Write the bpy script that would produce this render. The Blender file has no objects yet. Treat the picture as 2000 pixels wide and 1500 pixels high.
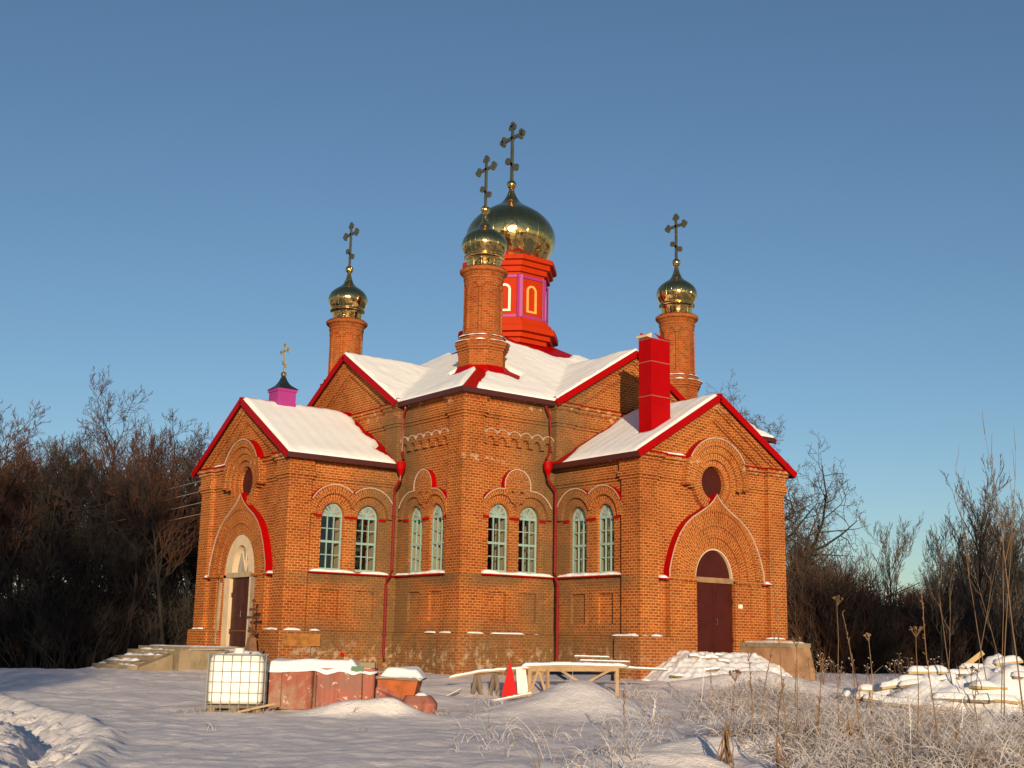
import bpy, bmesh, math, random
import numpy as np
from mathutils import Vector, Matrix, noise
from mathutils.geometry import tessellate_polygon
PI = math.pi
K = 0.77                                   # one drawing unit = 0.77 m (everything is scaled once at the end)
scene = bpy.context.scene
# ------------------------------------------------------------------ camera
CAM = (-35.631, -46.984, 1.0); YAW, PITCH, ROLL, FPX = 0.9185, 0.2055, -0.0186, 2420.3
cd = bpy.data.cameras.new('camera'); cam = bpy.data.objects.new('camera', cd); scene.collection.objects.link(cam)
fw = Vector((math.cos(YAW)*math.cos(PITCH), math.sin(YAW)*math.cos(PITCH), math.sin(PITCH)))
rt = Vector((math.sin(YAW), -math.cos(YAW), 0)); up = rt.cross(fw)
rc = rt*math.cos(ROLL) - up*math.sin(ROLL); uc = rt*math.sin(ROLL) + up*math.cos(ROLL)
M = Matrix((rc, uc, -fw)).transposed().to_4x4(); M.translation = Vector(CAM); cam.matrix_world = M
cd.sensor_width = 36; cd.lens = FPX/2000*36; cd.clip_start = .1; cd.clip_end = 8000
scene.camera = cam
# ------------------------------------------------------------------ sky and sun
SUN_EL = math.radians(8.0); TX, TY = 0.54, 0.84          # horizontal way the light travels
w = bpy.data.worlds.new('World'); scene.world = w; w.use_nodes = True
nt = w.node_tree; bgn = nt.nodes['Background']
sky = nt.nodes.new('ShaderNodeTexSky'); sky.sky_type = 'NISHITA'; sky.sun_disc = False
sky.sun_elevation = SUN_EL; sky.sun_rotation = math.atan2(-TX, -TY)
sky.altitude = 0; sky.air_density = .9; sky.dust_density = .3; sky.ozone_density = 2.5
nt.links.new(sky.outputs[0], bgn.inputs[0]); bgn.inputs[1].default_value = 0.115
sl = bpy.data.lights.new('sun', 'SUN'); sun = bpy.data.objects.new('sun', sl); scene.collection.objects.link(sun)
sl.energy = 4.8; sl.angle = math.radians(.5); sl.color = (1.0, .79, .53)
sun.rotation_euler = Vector((TX, TY, -math.tan(SUN_EL)*math.hypot(TX, TY))).to_track_quat('-Z', 'Y').to_euler()
scene.view_settings.view_transform = 'Standard'; scene.view_settings.look = 'None'
scene.view_settings.exposure = 0.12; scene.view_settings.gamma = 1
# ------------------------------------------------------------------ materials
class NT:
    def __init__(s, name):
        s.m = bpy.data.materials.new(name); s.m.use_nodes = True; s.t = s.m.node_tree
        s.b = s.t.nodes['Principled BSDF']
    def n(s, ty, **kw):
        x = s.t.nodes.new('ShaderNode'+ty)
        for k, v in kw.items(): setattr(x, k, v)
        return x
    def l(s, a, b): s.t.links.new(a, b)
    def math(s, op, a, b=None, clamp=False):
        x = s.n('Math', operation=op, use_clamp=clamp)
        for i, q in enumerate((a, b)):
            if q is None: continue
            if isinstance(q, (int, float)): x.inputs[i].default_value = q
            else: s.l(q, x.inputs[i])
        return x.outputs[0]
    def pos(s):
        g = s.n('NewGeometry'); v = s.n('VectorMath', operation='SCALE'); v.inputs['Scale'].default_value = 1/K
        s.l(g.outputs['Position'], v.inputs[0]); return v.outputs[0]
    def noise(s, vec, scale, detail=3, rough=.5, dist=0):
        x = s.n('TexNoise'); x.inputs['Scale'].default_value = scale; x.inputs['Detail'].default_value = detail
        x.inputs['Roughness'].default_value = rough; x.inputs['Distortion'].default_value = dist
        if vec is not None: s.l(vec, x.inputs['Vector'])
        return x.outputs['Fac']
    def ramp(s, fac, stops):
        x = s.n('ValToRGB'); r = x.color_ramp
        while len(r.elements) < len(stops): r.elements.new(.5)
        for e, (p, c) in zip(r.elements, stops):
            e.position = p; e.color = (*c, 1) if len(c) == 3 else c
        s.l(fac, x.inputs[0]); return x.outputs[0]
    def step(s, x, a, b):
        m = s.n('MapRange'); m.inputs['From Min'].default_value = a; m.inputs['From Max'].default_value = b
        m.interpolation_type = 'SMOOTHSTEP'; s.l(x, m.inputs['Value']); return m.outputs[0]
    def mix(s, fac, a, b, blend='MIX'):
        x = s.n('Mix', data_type='RGBA', blend_type=blend)
        for i, q in ((0, fac), (6, a), (7, b)):
            if isinstance(q, tuple): x.inputs[i].default_value = (*q, 1)
            elif isinstance(q, (int, float)): x.inputs[i].default_value = q
            else: s.l(q, x.inputs[i])
        return x.outputs[2]
    def bump(s, h, strength, dist=.02):
        x = s.n('Bump'); x.inputs['Strength'].default_value = strength; x.inputs['Distance'].default_value = dist
        s.l(h, x.inputs['Height']); s.l(x.outputs[0], s.b.inputs['Normal'])
    def set(s, col=None, rough=None, metal=None):
        if col is not None:
            if isinstance(col, tuple): s.b.inputs['Base Color'].default_value = (*col, 1)
            else: s.l(col, s.b.inputs['Base Color'])
        if rough is not None:
            if isinstance(rough, (int, float)): s.b.inputs['Roughness'].default_value = rough
            else: s.l(rough, s.b.inputs['Roughness'])
        if metal is not None: s.b.inputs['Metallic'].default_value = metal
        return s.m

def mat_brick(name, c1, c2, mortar, dirt=True, bw=.25, rh=.105):
    q = NT(name); p = q.pos(); uv = q.n('UVMap').outputs[0]
    br = q.n('TexBrick'); q.l(uv, br.inputs['Vector'])
    wob = q.noise(p, 1.3, 2)
    br.inputs['Scale'].default_value = 1; br.inputs['Brick Width'].default_value = bw; br.inputs['Row Height'].default_value = rh
    br.inputs['Mortar Size'].default_value = .0135; br.inputs['Mortar Smooth'].default_value = .15; br.inputs['Bias'].default_value = -.15
    br.inputs['Color1'].default_value = (*c1, 1); br.inputs['Color2'].default_value = (*c2, 1)
    br.inputs['Mortar'].default_value = (*mortar, 1)
    big = q.noise(p, .35, 4, .6); mid = q.noise(p, 2.2, 4, .65); fine = q.noise(p, 14, 3, .7)
    c = q.mix(q.step(big, .35, .7), br.outputs['Color'], q.mix(1.0, br.outputs['Color'], (.78, .68, .64), 'MULTIPLY'))
    c = q.mix(q.step(mid, .5, .75), c, q.mix(1.0, c, (1.18, 1.1, 1.0), 'MULTIPLY'))
    c = q.mix(q.step(fine, .45, .8), c, q.mix(1.0, c, (.62, .60, .60), 'MULTIPLY'))
    hv = q.noise(p, .55, 5, .7, .4)
    c = q.mix(q.math('MULTIPLY', q.step(hv, .52, .72), .55), c, q.mix(1.0, c, (.60, .64, .62), 'MULTIPLY'))
    if dirt:
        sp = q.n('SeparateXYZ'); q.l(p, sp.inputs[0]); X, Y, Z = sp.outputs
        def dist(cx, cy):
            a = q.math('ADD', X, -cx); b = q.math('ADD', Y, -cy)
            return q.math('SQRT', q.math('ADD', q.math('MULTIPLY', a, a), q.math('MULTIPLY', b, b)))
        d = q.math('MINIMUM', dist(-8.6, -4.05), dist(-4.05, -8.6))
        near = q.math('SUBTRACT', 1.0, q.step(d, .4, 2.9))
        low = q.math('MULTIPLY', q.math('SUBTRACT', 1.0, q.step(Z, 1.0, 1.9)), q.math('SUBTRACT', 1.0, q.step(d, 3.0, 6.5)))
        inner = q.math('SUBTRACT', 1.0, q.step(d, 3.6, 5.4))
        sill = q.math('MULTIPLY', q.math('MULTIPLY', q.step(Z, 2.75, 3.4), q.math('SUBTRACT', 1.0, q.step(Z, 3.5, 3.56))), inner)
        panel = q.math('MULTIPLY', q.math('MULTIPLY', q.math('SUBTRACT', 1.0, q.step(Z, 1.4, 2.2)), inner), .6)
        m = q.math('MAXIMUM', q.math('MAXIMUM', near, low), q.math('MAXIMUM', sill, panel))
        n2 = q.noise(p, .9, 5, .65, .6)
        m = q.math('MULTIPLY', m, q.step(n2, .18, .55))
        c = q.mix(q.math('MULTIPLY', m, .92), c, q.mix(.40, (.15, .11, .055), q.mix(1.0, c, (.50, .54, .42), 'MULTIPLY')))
        # remains of whitewash and plaster low on the walls
        n3 = q.noise(p, 3.0, 6, .75, .3)
        lowz = q.math('SUBTRACT', 1.0, q.step(Z, .2, 1.3))
        ww = q.math('MULTIPLY', q.step(n3, .50, .62), q.math('MULTIPLY', lowz, q.math('SUBTRACT', 1.0, q.step(d, 3.5, 6.5))))
        c = q.mix(q.math('MULTIPLY', ww, .7), c, (.50, .40, .28))
        # lime run under the eaves of the middle block
        e1 = q.math('MULTIPLY', q.math('MULTIPLY', q.step(Z, 10.0, 10.2), q.math('SUBTRACT', 1.0, q.step(Z, 10.55, 10.62))), q.step(q.noise(p, 2.1, 6, .7), .57, .62))
        e2 = q.math('MULTIPLY', q.math('MULTIPLY', q.math('MULTIPLY', q.step(Z, 7.8, 7.88), q.math('SUBTRACT', 1.0, q.step(Z, 8.04, 8.08))), q.step(q.noise(p, 2.3, 6, .7), .55, .61)), q.step(d, 2.0, 3.0))
        c = q.mix(q.math('MULTIPLY', q.math('MAXIMUM', e1, e2), .55), c, (.62, .45, .28))
        # vertical drip streaks
        mp = q.n('Mapping'); mp.inputs['Scale'].default_value = (2.2, 2.2, .16); q.l(p, mp.inputs[0])
        st = q.step(q.noise(mp.outputs[0], 1.0, 4, .6), .54, .75)
        c = q.mix(q.math('MULTIPLY', st, .4), c, q.mix(1.0, c, (.55, .50, .46), 'MULTIPLY'))
    pale = q.math('MULTIPLY', q.step(q.noise(p, 4.2, 6, .75, .5), .58, .70), .45)
    c = q.mix(pale, c, q.mix(.55, c, (.58, .36, .20)))
    orr = q.step(q.noise(p, .8, 3, .6), .60, .68)
    c = q.mix(q.math('MULTIPLY', orr, .5), c, q.mix(1.0, c, (1.22, 1.15, .85), 'MULTIPLY'))
    h = q.math('ADD', q.math('MULTIPLY', br.outputs['Fac'], -1.0), q.math('MULTIPLY', fine, .6))
    q.bump(h, .7, .03); q.b.inputs['Specular IOR Level'].default_value = .12
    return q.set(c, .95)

def mat_plain(name, col, rough=.6, metal=0, var=.15, scale=3, bump=0, bscale=8, dark=(.6, .6, .6)):
    q = NT(name); p = q.pos(); n = q.noise(p, scale, 4, .6)
    c = q.mix(q.math('MULTIPLY', q.step(n, .4, .7), var*2, True), col, tuple(a*b for a, b in zip(col, dark)))
    if bump: q.bump(q.noise(p, bscale, 4, .6), bump, .03)
    return q.set(c, rough, metal)

def mat_snow(name, col=(.84, .85, .88), bs=.5, sc=6):
    q = NT(name); p = q.pos()
    n = q.noise(p, sc, 5, .6); n2 = q.noise(p, .8, 3)
    c = q.mix(n2, col, tuple(a*.95 for a in col))
    q.bump(n, bs, .05)
    q.b.inputs['Subsurface Weight'].default_value = .0
    return q.set(c, .75)

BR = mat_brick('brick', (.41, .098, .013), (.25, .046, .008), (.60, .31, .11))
BRT = mat_brick('brick_turret', (.40, .092, .016), (.24, .045, .010), (.42, .19, .07), dirt=False)
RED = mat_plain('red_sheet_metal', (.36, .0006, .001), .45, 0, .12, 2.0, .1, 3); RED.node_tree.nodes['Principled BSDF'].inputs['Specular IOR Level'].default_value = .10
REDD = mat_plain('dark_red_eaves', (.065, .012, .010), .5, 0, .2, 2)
PALE = mat_plain('pale_edge_highlight', (.50, .39, .28), .5, 0, .3, 3)  # bright highlight on bent flashing edges, put into the colour
SNOW = mat_snow('roof_snow', (.88, .87, .85), .18, 2.5)
SNOWL = mat_snow('ledge_snow', (.86, .86, .87), .4, 5)
DOOR = mat_plain('dark_red_steel', (.062, .011, .007), .5, 0, .25, 2.5, .2, 5)
DOOR.node_tree.nodes['Principled BSDF'].inputs['Specular IOR Level'].default_value = .2
DOORB = mat_plain('brown_wood_door', (.060, .014, .008), .55, 0, .3, 3, .2, 5)
PLAS = mat_plain('old_plaster', (.44, .33, .20), .9, 0, .25, 2.5, .4, 10, (.6, .58, .52))
CREAM = mat_plain('cream_plaster', (.62, .47, .30), .85, 0, .15, 2)
TURQ = mat_plain('turquoise_paint', (.27, .41, .37), .5, 0, .2, 3)
FILM = mat_plain('dusty_glass', (.30, .29, .26), .3, 0, .6, 5, 0, 8, (.5, .5, .5))
STONE = mat_plain('weathered_concrete', (.28, .21, .125), .95, 0, .3, 1.6, .8, 6, (.5, .5, .48))
OCHRE = mat_plain('ochre_plaster', (.36, .15, .03), .95, 0, .5, 2.4, .6, 6, (.55, .50, .45))
WOOD = mat_plain('raw_timber', (.42, .27, .14), .8, 0, .3, 2.5, .3, 8)
WOODG = mat_plain('grey_timber', (.20, .15, .10), .85, 0, .3, 2.5, .3, 8)
DRUM = mat_plain('orange_red_paint', (.44, .030, .004), .6, 0, .12, 2); DRUM.node_tree.nodes['Principled BSDF'].inputs['Specular IOR Level'].default_value = .08
PURP = mat_plain('magenta_paint', (.33, .03, .20), .5, 0, .1, 2)
YEL = mat_plain('yellow_trim', (.72, .38, .09), .45, 0, .1, 2)
WHT = mat_plain('white_trim', (.86, .78, .62), .45, 0, .05, 2)
GREEN = mat_plain('dark_green_sheet', (.020, .032, .030), .35, .3, .2, 2)
def _rust(name, base, chip, worn, amt):
    q = NT(name); p = q.pos(); n = q.noise(p, 1.4, 5, .65, .4); n2 = q.noise(p, 6, 5, .7); mp = q.n('Mapping'); mp.inputs['Scale'].default_value = (3.5, 3.5, .5); q.l(p, mp.inputs[0])
    st = q.step(q.noise(mp.outputs[0], 1.0, 4, .6), .48, .66)
    c = q.mix(q.math('MULTIPLY', q.step(n, .42, .62), amt), base, worn); c = q.mix(q.math('MULTIPLY', st, .55), c, q.mix(1.0, c, (.45, .42, .40), 'MULTIPLY'))
    c = q.mix(q.step(n2, .59, .66), c, chip); q.bump(n2, .6, .04); return q.set(c, .8)
RUSTW = _rust('worn_red_paint', (.30, .08, .045), (.50, .36, .28), (.30, .20, .13), .9)
RUST = _rust('faded_red_paint', (.36, .11, .07), (.62, .42, .34), (.24, .12, .09), .8)
RUST0 = mat_plain('rusty_red_paint', (.24, .065, .040), .8, 0, .45, 1.8, .6, 5, (.50, .55, .50))
RUST2 = mat_plain('bright_rust', (.42, .10, .018), .8, 0, .35, 2.2, .5, 6, (.5, .42, .35))
TARP = mat_plain('blue_tarp', (.03, .045, .12), .5, 0, .3, 2)
PLST = mat_plain('white_plastic', (.80, .76, .68), .45, 0, .12, 2, .15, 2)
STEEL = mat_plain('galvanised_steel', (.19, .19, .18), .5, .6, .2, 3)
REDSIGN = mat_plain('bright_red_sheet', (.50, .002, .002), .6, 0, .08, 2); REDSIGN.node_tree.nodes['Principled BSDF'].inputs['Specular IOR Level'].default_value = .15
BARK = mat_plain('dark_bark', (.028, .020, .015), .95, 0, .3, 3, .6, 10)
TWIG = mat_plain('red_brown_twigs', (.098, .040, .021), .9, 0, .3, .4)
TWIGP = mat_plain('pale_grey_twigs', (.13, .10, .075), .9, 0, .3, .4)
TWIGR = mat_plain('pale_brown_twigs', (.095, .068, .046), .9, 0, .3, .4)
DKT = mat_plain('shaded_twigs', (.034, .019, .013), .95, 0, .3, .4)  # undergrowth twigs, the shade low in the woods put into their colour
TWIGG = mat_plain('grey_brown_twigs', (.048, .038, .030), .9, 0, .3, .4)
DRY = mat_plain('dry_stalk', (.20, .115, .055), .9, 0, .3, 1.2)
FROST = mat_plain('frosted_grass', (.68, .64, .64), .9, 0, .6, 1.2, 0, 8, (.55, .48, .44))
TAN = mat_plain('tan_grass', (.34, .21, .10), .9, 0, .4, 1.0)
WIRE = mat_plain('wire', (.30, .22, .16), .6)
IRON = mat_plain('rusty_iron', (.11, .045, .022), .8, 0, .4, 4, .3, 8)
def _gold():
    q = NT('gold_sheet'); p = q.pos()
    tc = q.n('TexCoord').outputs['Object']
    sp = q.n('SeparateXYZ'); q.l(tc, sp.inputs[0])
    a = q.math('ARCTAN2', sp.outputs[1], sp.outputs[0])
    seam = q.math('ABSOLUTE', q.math('SINE', q.math('MULTIPLY', a, 12.0)))
    s = q.math('SUBTRACT', 1.0, q.step(seam, .0, .16))
    n = q.noise(p, 3.2, 2, .5)
    q.bump(q.math('ADD', q.math('MULTIPLY', s, .5), q.math('MULTIPLY', n, .8)), .5, .06)
    return q.set((.80, .50, .17), .12, 1.0)
GOLD = _gold()
CROSSM = mat_plain('green_gold_metal', (.20, .19, .12), .35, .75, .2, 2)
def _glass():
    q = NT('window_glass'); t = q.t
    tr = q.n('BsdfTransparent'); tr.inputs[0].default_value = (.75, .80, .78, 1)
    gl = q.n('BsdfGlossy'); gl.inputs['Roughness'].default_value = .06
    q2 = q.noise(q.pos(), 1.5, 2); bp = q.n('Bump'); bp.inputs['Strength'].default_value = .25; bp.inputs['Distance'].default_value = .05
    q.l(q2, bp.inputs['Height']); q.l(bp.outputs[0], gl.inputs['Normal'])
    mx = q.n('MixShader'); mx.inputs[0].default_value = .10
    q.l(tr.outputs[0], mx.inputs[1]); q.l(gl.outputs[0], mx.inputs[2])
    q.l(mx.outputs[0], t.nodes['Material Output'].inputs[0]); t.nodes.remove(q.b); return q.m
GLASS = _glass()
def _ground():
    q = NT('ground_snow'); p = q.pos()
    n = q.noise(p, 1.7, 6, .62); f = q.noise(p, 16, 4, .7); n2 = q.noise(p, .25, 3)
    c = q.mix(n2, (.90, .82, .77), (.82, .76, .74))
    v = q.n('TexVoronoi'); v.inputs['Scale'].default_value = 22; q.l(p, v.inputs['Vector'])
    q.bump(q.math('ADD', n, q.math('MULTIPLY', f, .38)), .65, .10)
    return q.set(c, .7)
GSNOW = _ground()

# ------------------------------------------------------------------ mesh helpers
class MB:
    def __init__(s): s.v = []; s.f = []; s.uv = []; s.mi = []; s.mats = []
    def _m(s, m):
        if m not in s.mats: s.mats.append(m)
        return s.mats.index(m)
    def face(s, pts, m, uvs=None):
        i = len(s.v); pts = [Vector(p) for p in pts]
        if uvs is None:
            n = Vector((0, 0, 0))
            for k in range(len(pts)):
                a, b = pts[k], pts[(k+1) % len(pts)]
                n += Vector(((a.y-b.y)*(a.z+b.z), (a.z-b.z)*(a.x+b.x), (a.x-b.x)*(a.y+b.y)))
            if abs(n.z) > .8*n.length: uvs = [(p.x, p.y) for p in pts]
            else:
                t = Vector((-n.y, n.x, 0)); t = t.normalized() if t.length > 1e-9 else Vector((1, 0, 0))
                uvs = [(p.dot(t), p.z) for p in pts]
        s.v += pts; s.f.append(list(range(i, i+len(pts)))); s.uv.append(uvs); s.mi.append(s._m(m))
    def box(s, a, b, m):
        x0, y0, z0 = a; x1, y1, z1 = b
        s.hexa([(x0, y0, z0), (x1, y0, z0), (x1, y1, z0), (x0, y1, z0)], [(x0, y0, z1), (x1, y0, z1), (x1, y1, z1), (x0, y1, z1)], m)
    def hexa(s, lo, hi, m):
        n = len(lo)
        s.face(lo[::-1], m); s.face(hi, m)
        for i in range(n):
            j = (i+1) % n; s.face([lo[i], lo[j], hi[j], hi[i]], m)
    def beam(s, p, q, wd, ht, m):
        p = Vector(p); q = Vector(q); d = (q-p).normalized()
        r = d.cross(Vector((0, 0, 1)));
        if r.length < .01: r = Vector((1, 0, 0))
        r.normalize(); u = r.cross(d); a = r*wd/2; b = u*ht/2
        s.hexa([p-a-b, p+a-b, q+a-b, q-a-b], [p-a+b, p+a+b, q+a+b, q-a+b], m)
    def tube(s, pts, r, m, n=10, cap=True):
        pts = [Vector(p) for p in pts]; rs = r if isinstance(r, list) else [r]*len(pts); rings = []
        for i, p in enumerate(pts):
            d = (pts[min(i+1, len(pts)-1)]-pts[max(i-1, 0)]).normalized()
            a = d.cross(Vector((0, 0, 1)));
            if a.length < .05: a = d.cross(Vector((1, 0, 0)))
            a.normalize(); b = a.cross(d)
            rings.append([p+(a*math.cos(t)+b*math.sin(t))*rs[i] for t in [2*PI*k/n for k in range(n)]])
        for i in range(len(pts)-1):
            for k in range(n):
                j = (k+1) % n; s.face([rings[i][k], rings[i][j], rings[i+1][j], rings[i+1][k]], m)
        if cap: s.face(rings[0], m); s.face(rings[-1][::-1], m)
    def lathe(s, prof, m, n=32, c=(0, 0), a0=0, a1=2*PI, fr=None):
        k = n
        for i in range(len(prof)-1):
            (r0, z0), (r1, z1) = prof[i], prof[i+1]
            for j in range(k):
                t0 = a0+(a1-a0)*j/k; t1 = a0+(a1-a0)*(j+1)/k
                P = [(c[0]+r*math.cos(t), c[1]+r*math.sin(t), z) for r, z, t in ((r0, z0, t0), (r0, z0, t1), (r1, z1, t1), (r1, z1, t0))]
                R = max(r0, r1)
                vv0 = z0 if abs(z1-z0) > 1e-4 else r0; vv1 = z1 if abs(z1-z0) > 1e-4 else r1
                s.face(P, m, [(t0*R, vv0), (t1*R, vv0), (t1*R, vv1), (t0*R, vv1)])
    def build(s, name, parent=None, smooth=False, loc=None, weld=False):
        me = bpy.data.meshes.new(name); me.from_pydata([tuple(v) for v in s.v], [], s.f)
        for m in s.mats: me.materials.append(m)
        me.polygons.foreach_set('material_index', s.mi)
        l = me.uv_layers.new(name='UVMap'); flat = [c for f in s.uv for u in f for c in u]
        l.data.foreach_set('uv', flat)
        if weld or smooth:
            bm = bmesh.new(); bm.from_mesh(me); bmesh.ops.remove_doubles(bm, verts=bm.verts, dist=1e-4)
            bmesh.ops.recalc_face_normals(bm, faces=bm.faces); bm.to_mesh(me); bm.free()
        if smooth: me.polygons.foreach_set('use_smooth', [True]*len(me.polygons))
        me.update()
        o = bpy.data.objects.new(name, me); scene.collection.objects.link(o)
        if parent is not None: o.parent = parent
        if loc: o.location = loc
        return o
def empty(name, loc=(0, 0, 0), rz=0, parent=None):
    o = bpy.data.objects.new(name, None); scene.collection.objects.link(o); o.location = loc; o.rotation_euler = (0, 0, rz)
    o.empty_display_size = .3
    if parent is not None: o.parent = parent
    return o
def tag(o, label=None, cat=None, group=None, kind=None):
    if label: o['label'] = label
    if cat: o['category'] = cat
    if group: o['group'] = group
    if kind: o['kind'] = kind
    return o
def copy_tree(o, parent=None):
    c = o.copy(); scene.collection.objects.link(c); c.parent = parent
    for ch in [x for x in bpy.data.objects if x.parent == o]: copy_tree(ch, c)
    return c
class Fr:
    """wall frame: u along e (unit), t outwards along n, z up"""
    def __init__(s, n, e, base): s.n = Vector((*n, 0)); s.e = Vector((*e, 0)); s.base = base; s.fl = (Vector((-s.n.y, s.n.x, 0)).dot(s.e) < 0)
    def P(s, u, t, z): return s.n*(s.base+t)+s.e*u+Vector((0, 0, z))
def F_face(mb, fr, pts, m, uvs=None):
    P = [fr.P(*p) for p in pts]
    if uvs is None: uvs = [(p[0], p[2]) for p in pts]
    if fr.fl: P = P[::-1]; uvs = uvs[::-1]
    mb.face(P, m, uvs)
def prism(mb, fr, outer, holes, t0, t1, m, side=True, hm=None, hb=None):
    """front face at t1 (u,z polygons with holes); sides back to t0; hole reveals back to hb"""
    loops = [outer]+list(holes); flat = [p for l in loops for p in l]
    tris = tessellate_polygon([[Vector((p[0], p[1], 0)) for p in l] for l in loops])
    for t in tris:
        a, b, c = [flat[i] for i in t]
        ar = (b[0]-a[0])*(c[1]-a[1])-(b[1]-a[1])*(c[0]-a[0])
        if abs(ar) < 1e-9: continue
        if ar < 0: b, c = c, b
        F_face(mb, fr, [(a[0], t1, a[1]), (b[0], t1, b[1]), (c[0], t1, c[1])], m)
    def rim(l, tb, mm):
        acc = 0
        for i in range(len(l)):
            a, b = l[i], l[(i+1) % len(l)]; L = math.dist(a, b)
            ver = abs(a[1]-b[1]) > abs(a[0]-b[0])
            uv = [(t1, a[1]), (t1, b[1]), (tb, b[1]), (tb, a[1])] if ver else [(a[0], t1), (b[0], t1), (b[0], tb), (a[0], tb)]
            F_face(mb, fr, [(a[0], t1, a[1]), (b[0], t1, b[1]), (b[0], tb, b[1]), (a[0], tb, a[1])], mm, uv); acc += L
    if side: rim(outer, t0, m)
    for h in holes: rim(h, t0 if hb is None else hb, hm or m)
def pil(mb, fr, uin, uout, z0, z1, tb, t1, m):
    """corner pilaster: front face and inner return only"""
    u0, u1 = sorted((uin, uout))
    F_face(mb, fr, [(u0, t1, z0), (u1, t1, z0), (u1, t1, z1), (u0, t1, z1)], m)
    F_face(mb, fr, [(uin, tb, z0), (uin, t1, z0), (uin, t1, z1), (uin, tb, z1)], m, [(tb, z0), (t1, z0), (t1, z1), (tb, z1)])
def rect(u0, u1, z0, z1): return [(u0, z0), (u1, z0), (u1, z1), (u0, z1)]
def arc(cu, cz, r, a0, a1, n): return [(cu+r*math.cos(math.radians(a0+(a1-a0)*i/n)), cz+r*math.sin(math.radians(a0+(a1-a0)*i/n))) for i in range(n+1)]
def arched(cu, hw, z0, zs, n=14): return [(cu-hw, z0), (cu+hw, z0)]+arc(cu, zs, hw, 0, 180, n)
def band(mb, fr, A, B, tf, tb, m, rev_in=True, rev_out=True, off=0.0):
    """voussoir strip between matched curves A (inner) and B (outer)"""
    v = 0
    for i in range(len(A)-1):
        a0, a1, b0, b1 = A[i], A[i+1], B[i], B[i+1]
        dv = (math.dist(a0, a1)+math.dist(b0, b1))/2
        d0 = math.dist(a0, b0); d1 = math.dist(a1, b1)
        if max(a0[0], a1[0], b0[0], b1[0])-min(a0[0], a1[0], b0[0], b1[0]) < .012: continue
        F_face(mb, fr, [(a0[0], tf, a0[1]), (b0[0], tf, b0[1]), (b1[0], tf, b1[1]), (a1[0], tf, a1[1])], m,
               [(off, v), (off+d0, v), (off+d1, v+dv), (off, v+dv)])
        if rev_in: F_face(mb, fr, [(a0[0], tf, a0[1]), (a1[0], tf, a1[1]), (a1[0], tb, a1[1]), (a0[0], tb, a0[1])], m, [(tf, v), (tf, v+dv), (tb, v+dv), (tb, v)])
        if rev_out: F_face(mb, fr, [(b0[0], tf, b0[1]), (b0[0], tb, b0[1]), (b1[0], tb, b1[1]), (b1[0], tf, b1[1])], m, [(tf, v), (tb, v), (tb, v+dv), (tf, v+dv)])
        v += dv
    if math.dist(A[0], A[-1]) > .01:
        for a_, b_ in ((A[0], B[0]), (A[-1], B[-1])):
            F_face(mb, fr, [(a_[0], tf, a_[1]), (b_[0], tf, b_[1]), (b_[0], tb, b_[1]), (a_[0], tb, a_[1])], m)
def ribbon(mb, fr, C, t0, t1, th, m, edge=PALE):
    """bent sheet metal following curve C on top of an arch, its folded front edge coloured pale as a highlight"""
    N = []
    for i in range(len(C)):
        a = C[max(i-1, 0)]; b = C[min(i+1, len(C)-1)]; d = (b[0]-a[0], b[1]-a[1]); L = math.hypot(*d) or 1
        N.append((-d[1]/L, d[0]/L))
    O = [(c[0]+n[0]*th, c[1]+n[1]*th) for c, n in zip(C, N)]; I = [(c[0]-n[0]*.012, c[1]-n[1]*.012) for c, n in zip(C, N)]
    for i in range(len(C)-1):
        F_face(mb, fr, [(O[i][0], t1, O[i][1]), (O[i][0], t0, O[i][1]), (O[i+1][0], t0, O[i+1][1]), (O[i+1][0], t1, O[i+1][1])], m)
        F_face(mb, fr, [(I[i][0], t1, I[i][1]), (O[i][0], t1, O[i][1]), (O[i+1][0], t1, O[i+1][1]), (I[i+1][0], t1, I[i+1][1])], edge)
        F_face(mb, fr, [(I[i][0], t1-.03, I[i][1]), (I[i][0], t1, I[i][1]), (I[i+1][0], t1, I[i+1][1]), (I[i+1][0], t1-.03, I[i+1][1])], edge)
    for i in (0, -1):
        F_face(mb, fr, [(O[i][0], t1, O[i][1]), (O[i][0], t0, O[i][1]), (I[i][0], t0, I[i][1]), (I[i][0], t1, I[i][1])], m)
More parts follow.
